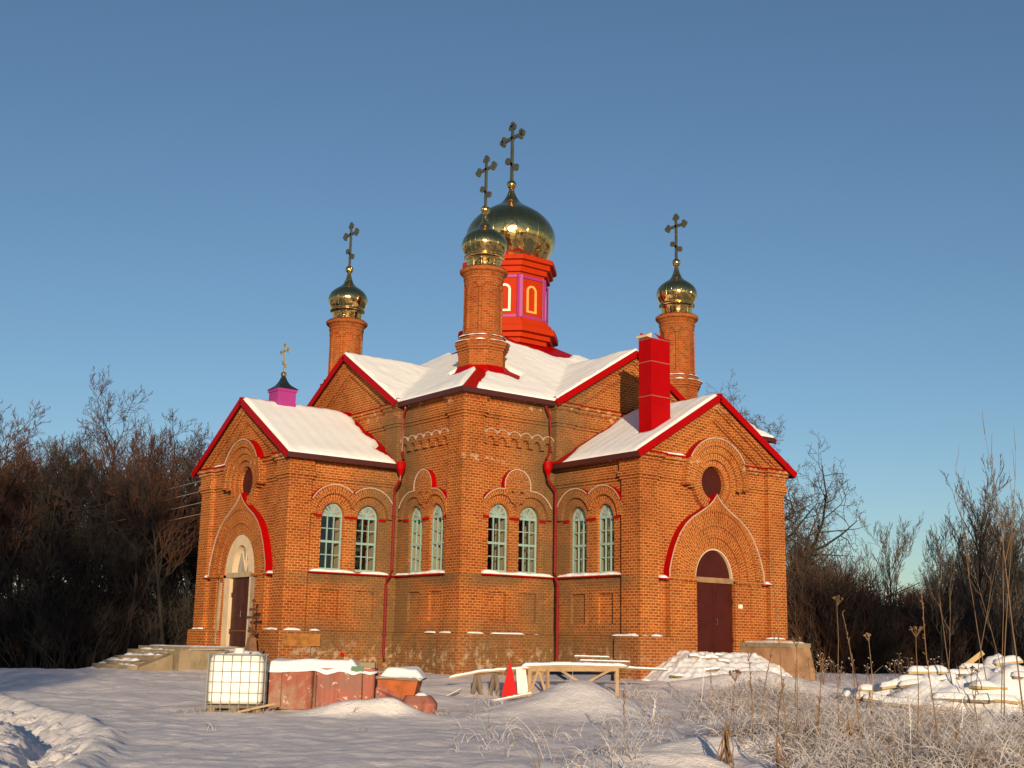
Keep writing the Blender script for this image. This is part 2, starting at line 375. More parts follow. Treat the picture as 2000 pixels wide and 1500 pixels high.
def sweep(mb, path, prof, m, closed=False, mats=None):
    """path: plan points, outside on the right-hand side of travel; prof: (t,z) list bottom to top"""
    n = len(path); cols = []; L = [0]
    for i in range(1, n+1): L.append(L[-1]+math.dist(path[i-1], path[i % n]))
    for i in range(n):
        p = Vector((*path[i],)) if False else Vector(path[i])
        if closed or 0 < i < n-1:
            a = Vector(path[i-1]); b = Vector(path[(i+1) % n]); d0 = (p-a).normalized(); d1 = (b-p).normalized()
        elif i == 0: d0 = d1 = (Vector(path[1])-p).normalized()
        else: d0 = d1 = (p-Vector(path[i-1])).normalized()
        n0 = Vector((d0.y, -d0.x)); n1 = Vector((d1.y, -d1.x)); mt = n0+n1; mt = mt/max(.2, mt.dot(n0)) if mt.length > 1e-6 else n0
        cols.append([Vector((p.x+mt.x*t, p.y+mt.y*t, z)) for t, z in prof])
    V = [0]
    for k in range(1, len(prof)): V.append(prof[k][1] if abs(prof[k][1]-prof[k-1][1]) > 1e-4 else V[-1]+abs(prof[k][0]-prof[k-1][0]))
    V[0] = prof[0][1]
    for i in range(n if closed else n-1):
        j = (i+1) % n
        for k in range(len(prof)-1):
            mm = m if not mats else mats[k]
            if abs(prof[k][1]-prof[k+1][1]) > 1e-4: vv = (prof[k][1], prof[k+1][1])
            else: vv = (prof[k][0], prof[k+1][0])
            mb.face([cols[i][k], cols[j][k], cols[j][k+1], cols[i][k+1]], mm, [(L[i], vv[0]), (L[i+1], vv[0]), (L[i+1], vv[1]), (L[i], vv[1])])
    if not closed:
        mb.face(cols[0], m); mb.face(cols[-1][::-1], m)
def smooth(a, b, x):
    t = min(max((x-a)/(b-a), 0), 1); return t*t*(3-2*t)
def nz(x, y, s=1.0, z=0.0): return noise.noise(Vector((x*s, y*s, z)))
def fbm(x, y, s=1.0, o=4, z=0.0):
    r = 0; a = 1
    for i in range(o): r += a*noise.noise(Vector((x*s, y*s, z+i*7.1))); s *= 2.03; a *= .5
    return r

# ------------------------------------------------------------------ the ground
FX, FY = math.cos(YAW), math.sin(YAW)
def sl_(x, y): dx = x-CAM[0]; dy = y-CAM[1]; return dx*FX+dy*FY, dx*FY-dy*FX
def unsl(s, l): return CAM[0]+s*FX+l*FY, CAM[1]+s*FY-l*FX
SG = [-400, 0, 10, 21, 28, 34, 38, 42, 46, 60, 75, 100, 5000]; ZG = [-1.2, -1.15, -1.05, -1.0, -.9, -.78, -.62, -.4, -.22, -.2, -.4, -.4, -.4]
BUMPS = [(-13.1, -20.9, 1.25, 1.55, .68), (-14.6, -21.3, 1.8, 1.5, .28), (-19.6, -19.75, .9, .42, .34), (-18.75, -20.3, .6, .4, .32), (-20.3, -19.6, .5, .3, .12),
         (-3.2, -18.6, 1.5, .9, .55), (-4.9, -17.4, 1.6, 1.2, .28), (-1.4, -18.3, 1.2, .8, .25),
         (-18.3, -30.2, 1.2, .8, .28), (-17.2, -31.2, .9, .7, .30), (-20.2, -31.0, 1.2, .5, .18),
         (-15.6, -30.4, 1.2, 1.0, .22), (-12.9, -14.9, 3.0, 1.4, .12), (-10, -15.6, 3, 1.2, .2), (-17.3, -2.9, 1.0, 1.0, -.05), (-16.6, -16.2, 2.4, 1.2, .22)]
TRK = [(-25.4, -10.0), (-25.9, -14.8), (-25.9, -18.6), (-26.6, -22.3), (-27.9, -25.5), (-29.4, -28.6), (-31.2, -32)]
def seg_d(px, py, pts):
    best = 1e9; sd = 0
    for (ax, ay), (bx, by) in zip(pts, pts[1:]):
        dx, dy = bx-ax, by-ay; t = ((px-ax)*dx+(py-ay)*dy)/(dx*dx+dy*dy); t = min(max(t, 0), 1)
        ex, ey = px-ax-dx*t, py-ay-dy*t; d = math.hypot(ex, ey)
        if d < best: best = d; sd = 1 if dx*ey-dy*ex > 0 else -1
    return best*sd
def G(x, y, detail=True):
    s, l = sl_(x, y)
    z = float(np.interp(s, SG, ZG))-.6*smooth(0, 1, (-l-9)/14)*smooth(0, 1, (s-42)/18)
    inb = 10 < s < 62 and abs(l) < 30
    if inb:
        for bx, by, ra, rb, h in BUMPS:
            ds, dl = sl_(x, y); cs, cl = sl_(bx, by); e = ((dl-cl)/ra)**2+((ds-cs)/rb)**2
            if e < 9: z += h*math.exp(-e)
        if detail:
            z += .07*fbm(x, y, .45, 3)+.03*fbm(x, y, 1.9, 3, 5)
            # wind ridges across the slope
            z += .012*noise.noise(Vector((s*1.6+l*.3, l*.25, 3)))+.008*fbm(x, y, 3.6, 2, 60)+.02*max(0, nz(x, y, .9, 77)-.15)*nz(x, y, 5.0, 78)
            if l < -4 and s < 44:
                d = seg_d(x, y, TRK)
                z += .15*math.exp(-(d/.30)**2)*(1+.5*nz(x, y, 2.2, 40))
                q = smooth(.1, -.5, d) if d < 0 else 0
                q = 1-smooth(-.5, -.05, d)
                if q > 0:
                    z += q*(.15*fbm(x, y, 2.6, 3, 9)+.07*noise.noise(Vector((x*7, y*7, 2)))-.08) - q*(.24*math.exp(-((d+1.0)/.26)**2)+.24*math.exp(-((d+2.4)/.3)**2)-.10*math.exp(-((d+1.7)/.3)**2))
            z += .14*max(0, fbm(x, y, 1.1, 3, 21))*smooth(2, 7, l)*smooth(33, 26, s)
            if l > 9 and s > 24: z += .10*fbm(x, y, 1.2, 3, 15)
            # trodden lumpy strip in front of the left steps
            if -16 < l < -6 and 40 < s < 50: z += .10*max(0, fbm(x, y, 2.4, 2, 30))*math.exp(-((s-43.8)/1.4)**2)
    elif detail: z += .10*fbm(x, y, .2, 2)*smooth(60, 75, s)
    return z
def ground():
    ang = []
    a = -180.0
    while a < 180:
        ang.append(a); d = abs(a); a += .14 if d < 26 else (1.2 if d < 40 else 6)
    rad = [0.0]; r = 4.0
    while r < 4200:
        rad.append(r); r *= 1.0052 if 17 < r < 52 else (1.02 if r < 120 else 1.12)
    A = [math.radians(q)+YAW for q in ang]; n = len(A)
    vs = [(CAM[0], CAM[1], G(CAM[0], CAM[1]))]
    for r in rad[1:]:
        for a_ in A:
            x = CAM[0]+r*math.cos(a_); y = CAM[1]+r*math.sin(a_); vs.append((x, y, G(x, y)))
    fs = [(0, 1+j, 1+(j+1) % n) for j in range(n)]
    for i in range(len(rad)-2):
        b = 1+i*n; c = b+n
        for j in range(n): k = (j+1) % n; fs.append((b+j, c+j, c+k, b+k))
    me = bpy.data.meshes.new('snow_ground'); me.from_pydata(vs, [], fs); me.materials.append(GSNOW)
    me.polygons.foreach_set('use_smooth', [True]*len(me.polygons)); me.update()
    o = bpy.data.objects.new('snow_ground', me); scene.collection.objects.link(o); tag(o, kind='structure')
ground()

# ================================================================== THE CHURCH
ch = empty('church'); tag(ch, 'cross-shaped red brick church with gold onion domes, red metal trim and snow on its roofs', 'church')
BXY, AH, DD = 8.62, 4.05, 13.55          # half block, half arm, arm end
REC = .17                                # wall recess between pilasters
DIRS = [(-1, 0), (0, -1), (1, 0), (0, 1)]
def perp(n): return (-n[1], n[0])        # to the viewer's right
def snow_strip(parent, fr, u0, u1, z, t0, t1, h=.09, seed=0, name='ledge_snow', gaps=0.0):
    mb = MB(); n = max(4, int(abs(u1-u0)/.09)); prev = None
    for i in range(n+1):
        u = u0+(u1-u0)*i/n; k = nz(u*1.7, seed, 1.0, 3.3)
        e = min(1, min(i, n-i)/2.0)
        hh = h*(.55+.7*(.5+k))*e
        if k < gaps-.5: hh = 0
        tt = t1+(.03*nz(u*3, seed, 1, 9))-.02*(1-e)
        cur = [(u, t0, z), (u, tt, z), (u, tt+.01, z+hh*.5), (u, tt-.04, z+hh), (u, t0, z+hh*1.15)]
        if prev is not None and (hh > .003 or ph > .003):
            for a in range(4): F_face(mb, fr, [prev[a], cur[a], cur[a+1], prev[a+1]], SNOWL)
        elif mb.f: mb.build(name, parent, smooth=True); mb = MB()
        prev = cur; ph = hh
    if mb.f: return mb.build(name, parent, smooth=True)

# ---- window (shared mesh), local: x right, -y outwards, origin at sill centre
WHW, WZ0, WSP = .50, 3.62, 5.78
def make_window():
    H = WSP-WZ0; fr = Fr((0, -1), (1, 0), 0)
    m = MB(); hw = WHW+.02; iw = hw-.085
    prism(m, fr, arched(0, hw, 0, H), [arched(0, iw, .10, H)], -.10, 0, TURQ)
    for x in (-iw/3, iw/3): m.box((x-.018, -.005, .1), (x+.018, .06, H), TURQ)
    for k in range(1, 4):
        z = .1+(H-.1)*k/4; t = .045 if k == 2 else .018
        m.box((-iw, -.008 if k == 2 else .0, z-t), (iw, .058, z+t), TURQ)
    m.box((-iw, -.012, H-.05), (iw, .066, H+.05), TURQ)
    m.box((-.055, -.014, H+.02), (.055, .062, H+.17), TURQ)
    for a in (30, 60, 90, 120, 150):
        a = math.radians(a); m.beam((.1*math.cos(a), .03, H+.05+.1*math.sin(a)), (iw*math.cos(a), .03, H+iw*math.sin(a)), .016, .05, TURQ)
    root = m.build('window', ch)
    g = MB(); g.face([(-iw, .035, .1), (iw, .035, .1), (iw, .035, H-.05), (-iw, .035, H-.05)], GLASS); g.build('glass_pane', root)
    l = MB(); P = [(-iw, H+.05), (iw, H+.05)]+[p for p in arc(0, H, iw, 6, 174, 14)]
    prism(l, fr, P, [], -.06, -.035, FILM); l.build('lunette', root)
    return root
WPROTO = make_window(); used = [False]
def place_window(fr, u):
    o = WPROTO if not used[0] else copy_tree(WPROTO, ch); used[0] = True
    p = fr.P(u, -.30, WZ0); o.location = p
    n = fr.n; o.rotation_euler = (0, 0, math.atan2(n.x, -n.y) if True else 0)
    return o
def reveal(mb, fr, hole, t0, t1, m):
    cx = sum(p[0] for p in hole)/len(hole)
    for i in range(len(hole)):
        a, b = hole[i], hole[(i+1) % len(hole)]
        sa = (cx+(a[0]-cx)*1.12, a[1]); sb = (cx+(b[0]-cx)*1.12, b[1])
        F_face(mb, fr, [(a[0], t0, a[1]), (b[0], t0, b[1]), (sb[0], t1, sb[1]), (sa[0], t1, sa[1])], m)
DARKIN = mat_plain('interior_dark', (.055, .045, .035), .9)
def bay(wall, trim, fr, u0, u1, cen, spacing, hoodR, tref=False, top=7.25, visible=True, zb=1.25, pan=(1.74, 2.87)):
    """recessed wall panel u0..u1 with a pair of arched windows, hoods and blind panels; t=0 is the pilaster face"""
    a, b = cen-spacing/2, cen+spacing/2
    if not visible:
        prism(wall, fr, rect(u0, u1, zb, top), [], -.4, -REC, BR, side=False); return
    holes = [arched(c, WHW, WZ0, WSP) for c in (a, b)]
    pans = [rect(c-.42, c+.42, *pan) for c in (a, b)]
    prism(wall, fr, rect(u0, u1, zb, top), holes+pans, -.3, -REC, BR, side=False, hm=BR, hb=-.32)
    for p in pans: F_face(wall, fr, [(q[0], -.30, q[1]) for q in p], BR)
    for h in holes:
        reveal(wall, fr, h, -.32, -1.15, CREAM)
    lim = (a+b)/2
    def clampc(C, c): return [(min(p[0], lim-.004) if c < lim else max(p[0], lim+.004), p[1]) for p in C]
    def cl(C, c): return [(min(max(p[0], u0+.005), u1-.005), p[1]) for p in clampc(C, c)]
    for c in (a, b):
        n = 26
        r0, r1, r2 = WHW, WHW+.34, hoodR
        A0, A1, A2 = [cl(arc(c, WSP, r, 0, 180, n), c) for r in (r0, r1, r2)]
        band(wall, fr, A0, A1, -.11, -.32, BR, True, False)
        band(wall, fr, A1, A2, .02, -.17, BR, True, True, .17)
        # springer blocks
        for sx in (-1, 1):
            x = c+sx*(WHW+.01); xo = min(max(c+sx*(WHW+.32), u0+.005), u1-.005)
            if abs(xo-lim) < .6 and sx*(lim-c) > 0: xo = lim-.004*sx
            if abs(xo-x) > .05:
                prism(trim, fr, rect(min(x, xo), max(x, xo), WSP-.10, WSP-.02), [], -.2, -.08, RED if True else BR)
    ux0, ux1 = u0, u1
    if not tref:
        for c, lo, hi in ((a, 180, 0), (b, 180, 0)):
            C = [p for p in arc(c, WSP, hoodR+.01, 178, 2, 40) if (p[0] <= lim+.001 if c < lim else p[0] >= lim-.001) and u0+.01 < p[0] < u1-.01 and p[1] > WSP+.35]
            ribbon(trim, fr, C, -.17, .07, .03, RED)
    else:
        R = hoodR; ct = (cen, WSP+1.24); rt_ = .62
        # fill between the lobes and the top lobe
        A = arc(ct[0], ct[1], .30, -40, 220, 26); B = arc(ct[0], ct[1], rt_, -40, 220, 26)
        band(wall, fr, A, B, .032, -.17, BR, True, True)
        prism(wall, fr, arc(ct[0], ct[1], .30, 0, 345, 22), [], -.17, .01, BR)
        prism(wall, fr, [(cen-.50, WSP+.88), (cen-.28, WSP+.55), (cen, WSP+.50), (cen+.28, WSP+.55), (cen+.50, WSP+.88), (cen, WSP+.97)], [], -.17, .026, BR, side=False)
        def inside(p, c, r): return math.dist(p, c) < r-.003
        for c in (a, b):
            C = [p for p in arc(c, WSP, R+.01, 178, 2, 60) if not inside(p, ct, rt_) and u0+.01 < p[0] < u1-.01 and (p[0] < lim if c < lim else p[0] > lim) and p[1] > WSP+.45]
            ribbon(trim, fr, C, -.17, .07, .03, RED)
        C = [p for p in arc(ct[0], ct[1], rt_+.01, 222, -42, 60) if not any(inside(p, (c, WSP), R) for c in (a, b))]
        ribbon(trim, fr, C, -.17, .07, .03, RED)
    # sill
    prism(trim, fr, rect(u0+.0, u1-.0, 3.50, 3.545), [], -.3, .06, RED)
    for c in (a, b): prism(trim, fr, rect(c-WHW, c+WHW, 3.545, WZ0), [], -.32, -.10, BR)
    for c in (a, b): place_window(fr, c)

wall = MB(); trim = MB()
VIS = {(-1, 0), (0, -1)}
snows = []
for di, n in enumerate(DIRS):
    e = perp(n)                                        # viewer's right
    for sgn in (-1, 1):
        ee = (e[0]*sgn, e[1]*sgn)
        vis = n in VIS and ((n == (-1, 0) and sgn == 1) or (n == (0, -1) and sgn == -1))
        # --- block face (normal n) beyond the arm, u measured from the axis
        f = Fr(n, ee, BXY)
        bay(wall, trim, f, AH-REC-.03, 7.62, 5.98, 1.49, 1.05, tref=True, top=9.70, visible=vis)
        pil(wall, f, 7.62, BXY, 1.25, 9.70, -REC-.02, 0, BR)
        # corbel frieze
        if vis:
            nA = 6; wA = (7.60-AH-.10)/nA; pts = []; u_ = AH+.08
            topc = []
            for i in range(nA):
                c = u_+wA*(i+.5); topc += [(c-wA/2*math.cos(math.radians(t)), 8.93+.22*math.sin(math.radians(t))) for t in range(8, 173, 20)]
            bot = [(u_+wA*nA, 8.60)]
            for i in reversed(range(nA)):
                c = u_+wA*(i+.5); bot += [(c+.19, 8.55), (c+.19, 8.66)]+arc(c, 8.68, .19, 10, 170, 8)+[(c-.19, 8.66), (c-.19, 8.55)]
            bot.append((u_, 8.60))
            prism(wall, f, topc+bot, [], -REC-.02, -.01, BR)
            ribbon(trim, f, topc, -.17, .02, .018, PALE, PALE)
            snows.append((f, AH+.05, 7.6, 3.546, -.28, .07, .11, di+sgn, .08))
            snows.append((f, AH+.8, BXY-.1, 1.30, 0, .12, .05, di*3+sgn, .62))
        # --- arm side wall: normal is ee (outside of arm along e), runs along n from BXY to DD
        g = Fr(ee, n, AH)
        vis2 = (n, sgn) in (((-1, 0), 1), ((0, -1), -1))
        bay(wall, trim, g, BXY-.2, 12.55, 10.68, 1.60, 1.17, top=7.25, visible=vis2)
        pil(wall, g, 12.55, DD, 1.25, 7.25, -REC-.02, 0, BR)
        if vis2:
            snows.append((g, BXY+.2, 12.5, 3.546, -.28, .07, .11, di*5+sgn, .15))
            snows.append((g, 11.9, DD-.05, 1.30, 0, .13, .07, di*7+sgn, .35))
    # --- end face
    f = Fr(n, e, DD)
    if n in VIS:
        for sg in (-1, 1):
            pil(wall, f, sg*3.1, sg*AH, 1.25, 7.25, -REC-.05, 0, BR)
        hole = [(-1.05, .62), (1.05, .62), (1.05, 3.6)]+arc(0, 3.6, 1.05, 0, 180, 18)[1:]
        circ = arc(0, 7.25, .66, 0, 345, 23)
        prism(wall, f, rect(-3.12, 3.12, 1.25, 8.15), [[(p[0], max(p[1], 1.26)) for p in hole], circ], -.5, -.22, BR, side=False)
    else:
        prism(wall, f, rect(-3.12, 3.12, 1.25, 8.15), [], -.5, -.22, BR, side=False)
        for sg in (-1, 1): pil(wall, f, sg*3.1, sg*AH, 1.25, 7.25, -REC-.05, 0, BR)

OGEE = [(2.60, 3.50), (2.59, 3.8), (2.47, 4.2), (2.30, 4.65), (2.05, 5.12), (1.72, 5.52), (1.35, 5.80), (.98, 6.00), (.66, 6.18), (.38, 6.36), (.16, 6.56), (.0, 6.78)]
def half_ell(hw, h, n=11): return [(hw*math.cos(PI/2*i/n), 3.5+h*math.sin(PI/2*i/n)) for i in range(n+1)]
def full(H): return [(-u, z) for u, z in H]+[(u, z) for u, z in H[::-1]][1:]
for n in ((-1, 0), (0, -1)):
    f = Fr(n, perp(n), DD); left = n == (-1, 0)
    O = full(OGEE); C1 = full(half_ell(2.18, 2.62)); C2 = full(half_ell(1.78, 2.05)); C3 = full(half_ell(1.40, 1.62)); C4 = full(half_ell(1.05, 1.20))
    band(wall, f, C1, O, .07, -.22, BR, True, True)
    band(wall, f, C2, C1, .02, -.22, BR, True, False, .17)
    band(wall, f, C3, C2, -.05, -.22, BR, True, False, .34)
    if not left: band(wall, f, C4, C3, -.12, -.30, BR, True, False, .05)
    ribbon(trim, f, [(u*1.004, z) for u, z in O], -.22, .10, .035, RED)
    # jamb piers under the arch
    for sg in (-1, 1):
        def rr(a, b, z0, z1): return rect(min(sg*a, sg*b), max(sg*a, sg*b), z0, z1)
        prism(wall, f, rr(1.9, 2.52, 1.2, 3.5), [], -.25, .03, BR)
        prism(wall, f, rr(1.4 if left else 1.05, 1.9, .55, 3.5), [], -.28, -.04, BR)
        prism(wall, f, rr(1.0 if left else 1.05, 2.75, 3.38, 3.497), [], -.25, .10 if left else .085, BR) if not left else prism(wall, f, rr(1.4, 2.75, 3.38, 3.497), [], -.25, .10, BR)
        prism(trim, f, rr(2.56, 3.14, 3.40, 3.44), [], -.22, .12, RED)
        snows.append((f, sg*2.62, sg*3.1, 3.44, -.22, .11, .09, 40+sg, 0.0))
    # rings round the oculus
    for r0, r1, t, o_ in ((.66, .90, -.10, 0), (.90, 1.17, .0, .17), (1.17, 1.44, .08, 0), (1.44, 1.72, .16, .17)):
        a0 = -90 if r0 < .7 else (-30 if r0 < 1 else -8)
        a0 = {0.66: -90, .90: -90, 1.17: -12, 1.44: 2}[r0]
        A = arc(0, 7.25, r0, a0, 180-a0, 40); B = arc(0, 7.25, r1, a0, 180-a0, 40)
        band(wall, f, A, B, t, -.3, BR, True, True, o_)
    for sg in (-1, 1):
        for (ra, rb, tt) in ((1.17, 1.44, .095), (1.44, 1.74, .175)): prism(wall, f, rect(min(sg*ra, sg*rb), max(sg*ra, sg*rb), 7.04, 7.30), [], -.25, tt, BR)
    H = arc(0, 7.25, 1.73, 180-30, 30, 40)
    ribbon(trim, f, H, -.2, .20, .035, RED)
    # pediment
    zt, sl0 = 10.64, .611
    def rake(off, t, t0=-.3, m=BR, lo=8.10):
        top = zt-.06; hw = (top-lo)/sl0; it = top-off; ihw = (it-lo)/sl0
        prism(wall, f, [(-hw, lo), (-ihw, lo), (0, it), (ihw, lo), (hw, lo), (0, top)], [], t0, t, m)
    rake(.30, .17); rake(.42, .10); rake(.78, .02); rake(.88, -.04)
    prism(wall, f, [(-4.1, 8.10), (4.1, 8.10), (0, 8.10+4.1*.611)], [], -.4, -.14, BR, side=False)
    # cornice, broken by the round hood
    prof = [(0, 7.10), (.05, 7.10), (.05, 7.22), (.11, 7.22), (.11, 7.40), (.06, 7.43), (.06, 7.78), (.13, 7.80), (.13, 7.90), (.22, 7.93), (.22, 8.06), (0, 8.10)]
    def loc(u, d): v = f.n*d+f.e*u; return (v.x, v.y)
    L1 = [loc(-AH+REC, BXY-.2), loc(-AH+REC, 12.55), loc(-AH, 12.55), loc(-AH, DD), loc(-3.1, DD), loc(-3.1, DD-.22), loc(-1.2, DD-.22)]
    sweep(wall, L1[::-1] if False else L1, prof, BR)
    L2 = [loc(1.2, DD-.22), loc(3.1, DD-.22), loc(3.1, DD), loc(AH, DD), loc(AH, 12.55), loc(AH-REC, 12.55), loc(AH-REC, BXY-.2)]
    sweep(wall, L2, prof, BR)
    rs = [(.02, 8.075), (.27, 8.075), (.27, 8.115), (.0, 8.15)]
    sweep(trim, [loc(-AH, DD), loc(-3.1, DD), loc(-3.1, DD-.22), loc(-1.3, DD-.22)], rs, RED)
    sweep(trim, [loc(1.3, DD-.22), loc(3.1, DD-.22), loc(3.1, DD), loc(AH, DD)], rs, RED)
    snows.append((f, -1.75, -2.5, 8.15, -.15, .02, .05, 71, 0)); snows.append((f, -3.0, -1.6, 8.14, -.15, .02, .06, 72+di, .35))
    # plinth
    pp = [(.02, -.9), (.16, -.9), (.16, 1.20), (.13, 1.29), (.0, 1.31)]
    g0 = 1.42
    sweep(wall, [loc(-AH+REC, BXY-.2), loc(-AH+REC, 12.50), loc(-AH, 12.50), loc(-AH, DD), loc(-g0-1.1, DD), loc(-g0-1.1, DD-.10), loc(-g0, DD-.10)], pp, BR)
    sweep(wall, [loc(g0, DD-.10), loc(g0+1.1, DD-.10), loc(g0+1.1, DD), loc(AH, DD), loc(AH, 12.50), loc(AH-REC, 12.50), loc(AH-REC, BXY-.2)], pp, BR)
    snows.append((f, -3.95, -2.6, 1.31, 0, .14, .07, 81+di, .2 if left else .45)); snows.append((f, 2.7, 3.95, 1.31, 0, .14, .06, 91, .3))
    prism(wall, f, rect(-1.6, 1.6, -.9, .62), [], -.5, -.06, STONE)
# back arms, plainer cornice and plinth
for n in ((1, 0), (0, 1)):
    f = Fr(n, perp(n), DD)
    def loc(u, d): v = f.n*d+f.e*u; return (v.x, v.y)
    PT = [loc(-AH, BXY-.1), loc(-AH, DD), loc(AH, DD), loc(AH, BXY-.1)]
    sweep(wall, PT, [(0, 7.10), (.11, 7.22), (.11, 7.40), (.06, 7.43), (.06, 7.78), (.22, 7.93), (.22, 8.10), (0, 8.10)], BR)
    sweep(wall, PT, [(.02, -.9), (.16, -.9), (.16, 1.20), (.0, 1.31)], BR)
    if n == (0, 1):
        prism(wall, f, [(-4.1, 8.10), (4.1, 8.10), (0, 8.10+4.1*.611)], [], -.4, .02, BR)
# the far arm stands higher, with its own gabled roof
fa = Fr((1, 0), perp((1, 0)), DD+.2)
farw = MB(); farw.box((8.0, -4.0, 8.0), (DD+.2, 4.0, 11.75), BR)
prism(farw, fa, [(-4.0, 11.7), (4.0, 11.7), (0, 11.7+4.0*.611)], [], -1, 0, BR); farw.build('tower_wall', ch)

# plinth and cornice of the middle block, corner by corner
for n in DIRS:
    e = perp(n); f = Fr(n, e, BXY)
    def loc(u, d): v = f.n*d+f.e*u; return (v.x, v.y)
    # corner at viewer's right of this face
    e2 = e
    c = [loc(AH-.05, BXY-REC), loc(7.58, BXY-REC), loc(7.58, BXY), loc(BXY, BXY), loc(BXY, 7.58), loc(BXY-REC, 7.58), loc(BXY-REC, AH-.05)]
    sweep(wall, c, [(.02, -.9), (.16, -.9), (.16, 1.20), (.13, 1.29), (.0, 1.31)], BR)
    GP, GR = 8.80, 8.66
    c = [loc(0, GR), loc(3.25, GR), loc(3.25, GP), loc(4.15, GP), loc(4.15, BXY-REC), loc(7.62, BXY-REC), loc(7.62, BXY), loc(BXY, BXY),
         loc(BXY, 7.62), loc(BXY-REC, 7.62), loc(BXY-REC, 4.15), loc(GP, 4.15), loc(GP, 3.25), loc(GR, 3.25), loc(GR, 0)]
    cprof = [(0, 9.62), (.05, 9.62), (.05, 9.74), (.11, 9.74), (.11, 9.90), (.05, 9.93), (.05, 10.28), (.12, 10.30), (.12, 10.42), (.20, 10.44), (.20, 10.56), (0, 10.60)]
    sweep(wall, c, cprof, BR)
    # upper wall behind the arm roofs, and gable
    prism(wall, f, rect(-4.08, 4.08, 7.9, 9.7), [], -.3, GR-BXY, BR)
    for sg in (-1, 1): prism(wall, f, rect(min(sg*3.25, sg*4.15), max(sg*3.25, sg*4.15), 7.9, 9.7), [], -.3, GP-BXY, BR)
    def rake2(off, t):
        lo = 10.60; top = 13.22; hw = (top-lo)/.62; it = top-off; ihw = (it-lo)/.62
        prism(wall, f, [(-hw, lo), (-ihw, lo), (0, it), (ihw, lo), (hw, lo), (0, top)], [], -.3, t, BR)
    rake2(.30, GP-BXY+.14); rake2(.42, GP-BXY+.07); rake2(.74, GP-BXY+.0); rake2(.84, GP-BXY-.06)
    prism(wall, f, [(-4.2, 10.6), (4.2, 10.6), (0, 10.6+4.2*.62)], [], -.4, GP-BXY-.14, BR, side=False)
    if n in VIS:
        sweep(trim, [loc(-4.15, GP), loc(-3.25, GP), loc(-3.25, GR), loc(3.25, GR), loc(3.25, GP), loc(4.15, GP)], [(.0, 10.575), (.24, 10.575), (.24, 10.605), (0, 10.64)], RED)
wall.build('brick_wall', ch); trim.build('metal_trim', ch)
for i, (f, u0, u1, z, t0, t1, h, sd, gp) in enumerate(snows): snow_strip(ch, f, u0, u1, z, t0, t1, h, sd, gaps=gp)

# ---- red painted spring line pieces, ochre corner of the plinth, little fittings
m = MB(); g = Fr((0, -1), (-1, 0), AH)
prism(m, g, rect(11.95, 13.50, .72, 1.18), [], .10, .172, OCHRE); m.build('ochre_patch', ch)
m = MB(); g = Fr((0, -1), (-1, 0), AH); m.lathe([(0, 0), (.065, 0), (.065, .09), (0, .09)], REDSIGN, 16)
o = m.build('red_cap', ch); o.location = (-10.95, -AH-.10, .42); o.rotation_euler = (PI/2, 0, 0)
m = MB(); f = Fr((0, -1), (1, 0), DD); prism(m, f, rect(1.22, 1.40, 2.45, 2.60), [], -.1, .03, WHT); m.build('doorbell_box', ch)

# ---- doors
def door(fr, hw, z0, z1, t, m, seam=True):
    d = MB(); prism(d, fr, rect(-hw, -.012, z0, z1), [], t-.1, t, m); prism(d, fr, rect(.012, hw, z0, z1), [], t-.1, t, m)
    prism(d, fr, rect(-.03, .03, z0, z1), [], t, t+.02, m)
    for s_ in (-1, 1):
        for (a, b) in ((.10, .42), (.58, .90)):
            u0, u1 = sorted((s_*.12*hw, s_*.88*hw)); 
            prism(d, fr, rect(u0, u1, z0+(z1-z0)*a, z0+(z1-z0)*b), [rect(u0+.05, u1-.05, z0+(z1-z0)*a+.05, z0+(z1-z0)*b-.05)], t, t+.012, m)
    o = d.build('door', ch)
    h = MB(); h.tube([fr.P(.14, t+.02, z0+1.2), fr.P(.14, t+.07, z0+1.2), fr.P(.14, t+.07, z0+1.4), fr.P(.14, t+.02, z0+1.4)], .015, STEEL, 6); h.build('handle', o)
    for s_ in (-1, 1):
        for zz in (.22, .75):
            hg = MB(); hg.tube([fr.P(s_*(hw+.02), t+.02, z0+(z1-z0)*zz-.1), fr.P(s_*(hw+.02), t+.02, z0+(z1-z0)*zz+.1)], .03, m, 6); hg.build('hinge', o)
    return o
fR = Fr((0, -1), (1, 0), DD); fL = Fr((-1, 0), (0, -1), DD)
door(fR, 1.05, .62, 3.38, -.20, DOOR)['label'] = 'dark red double door of the right porch'
t = MB(); prism(t, fR, full(half_ell(1.05, 1.20))+[], [], -.32, -.26, DOOR); t.build('tympanum', ch)
t = MB(); prism(t, fR, rect(-1.12, 1.12, 3.38, 3.58), [], -.3, -.10, mat_plain('stained_beam', (.33, .19, .09), .9, 0, .4, 3, .4, 6)); t.build('lintel', ch)
t = MB(); band(t, fR, full(half_ell(1.0, 1.14)), full(half_ell(1.05, 1.2)), -.135, -.27, CREAM); t.build('plaster_reveal', ch)
door(fL, .88, .62, 3.38, -.24, DOORB)['label'] = 'brown double door of the left porch'
t = MB()
band(t, fL, full(half_ell(.76, 1.18)), full(half_ell(1.41, 1.64)), -.10, -.45, CREAM)
for sg in (-1, 1): prism(t, fL, rect(min(sg*.9, sg*1.41), max(sg*.9, sg*1.41), .6, 3.38), [], -.35, -.10, CREAM)
prism(t, fL, rect(-1.2, 1.2, 3.38, 3.58), [], -.35, -.06, PLAS); t.build('door_surround', ch)
t = MB(); prism(t, fL, full(half_ell(.76, 1.18)), [], -.45, -.36, FILM)
for a in (60, 90, 120):
    a = math.radians(a); t.beam(fL.P(0, -.34, 3.6), fL.P(.72*math.cos(a), -.34, 3.5+1.1*math.sin(a)), .04, .04, CREAM)
t.build('fanlight', ch)
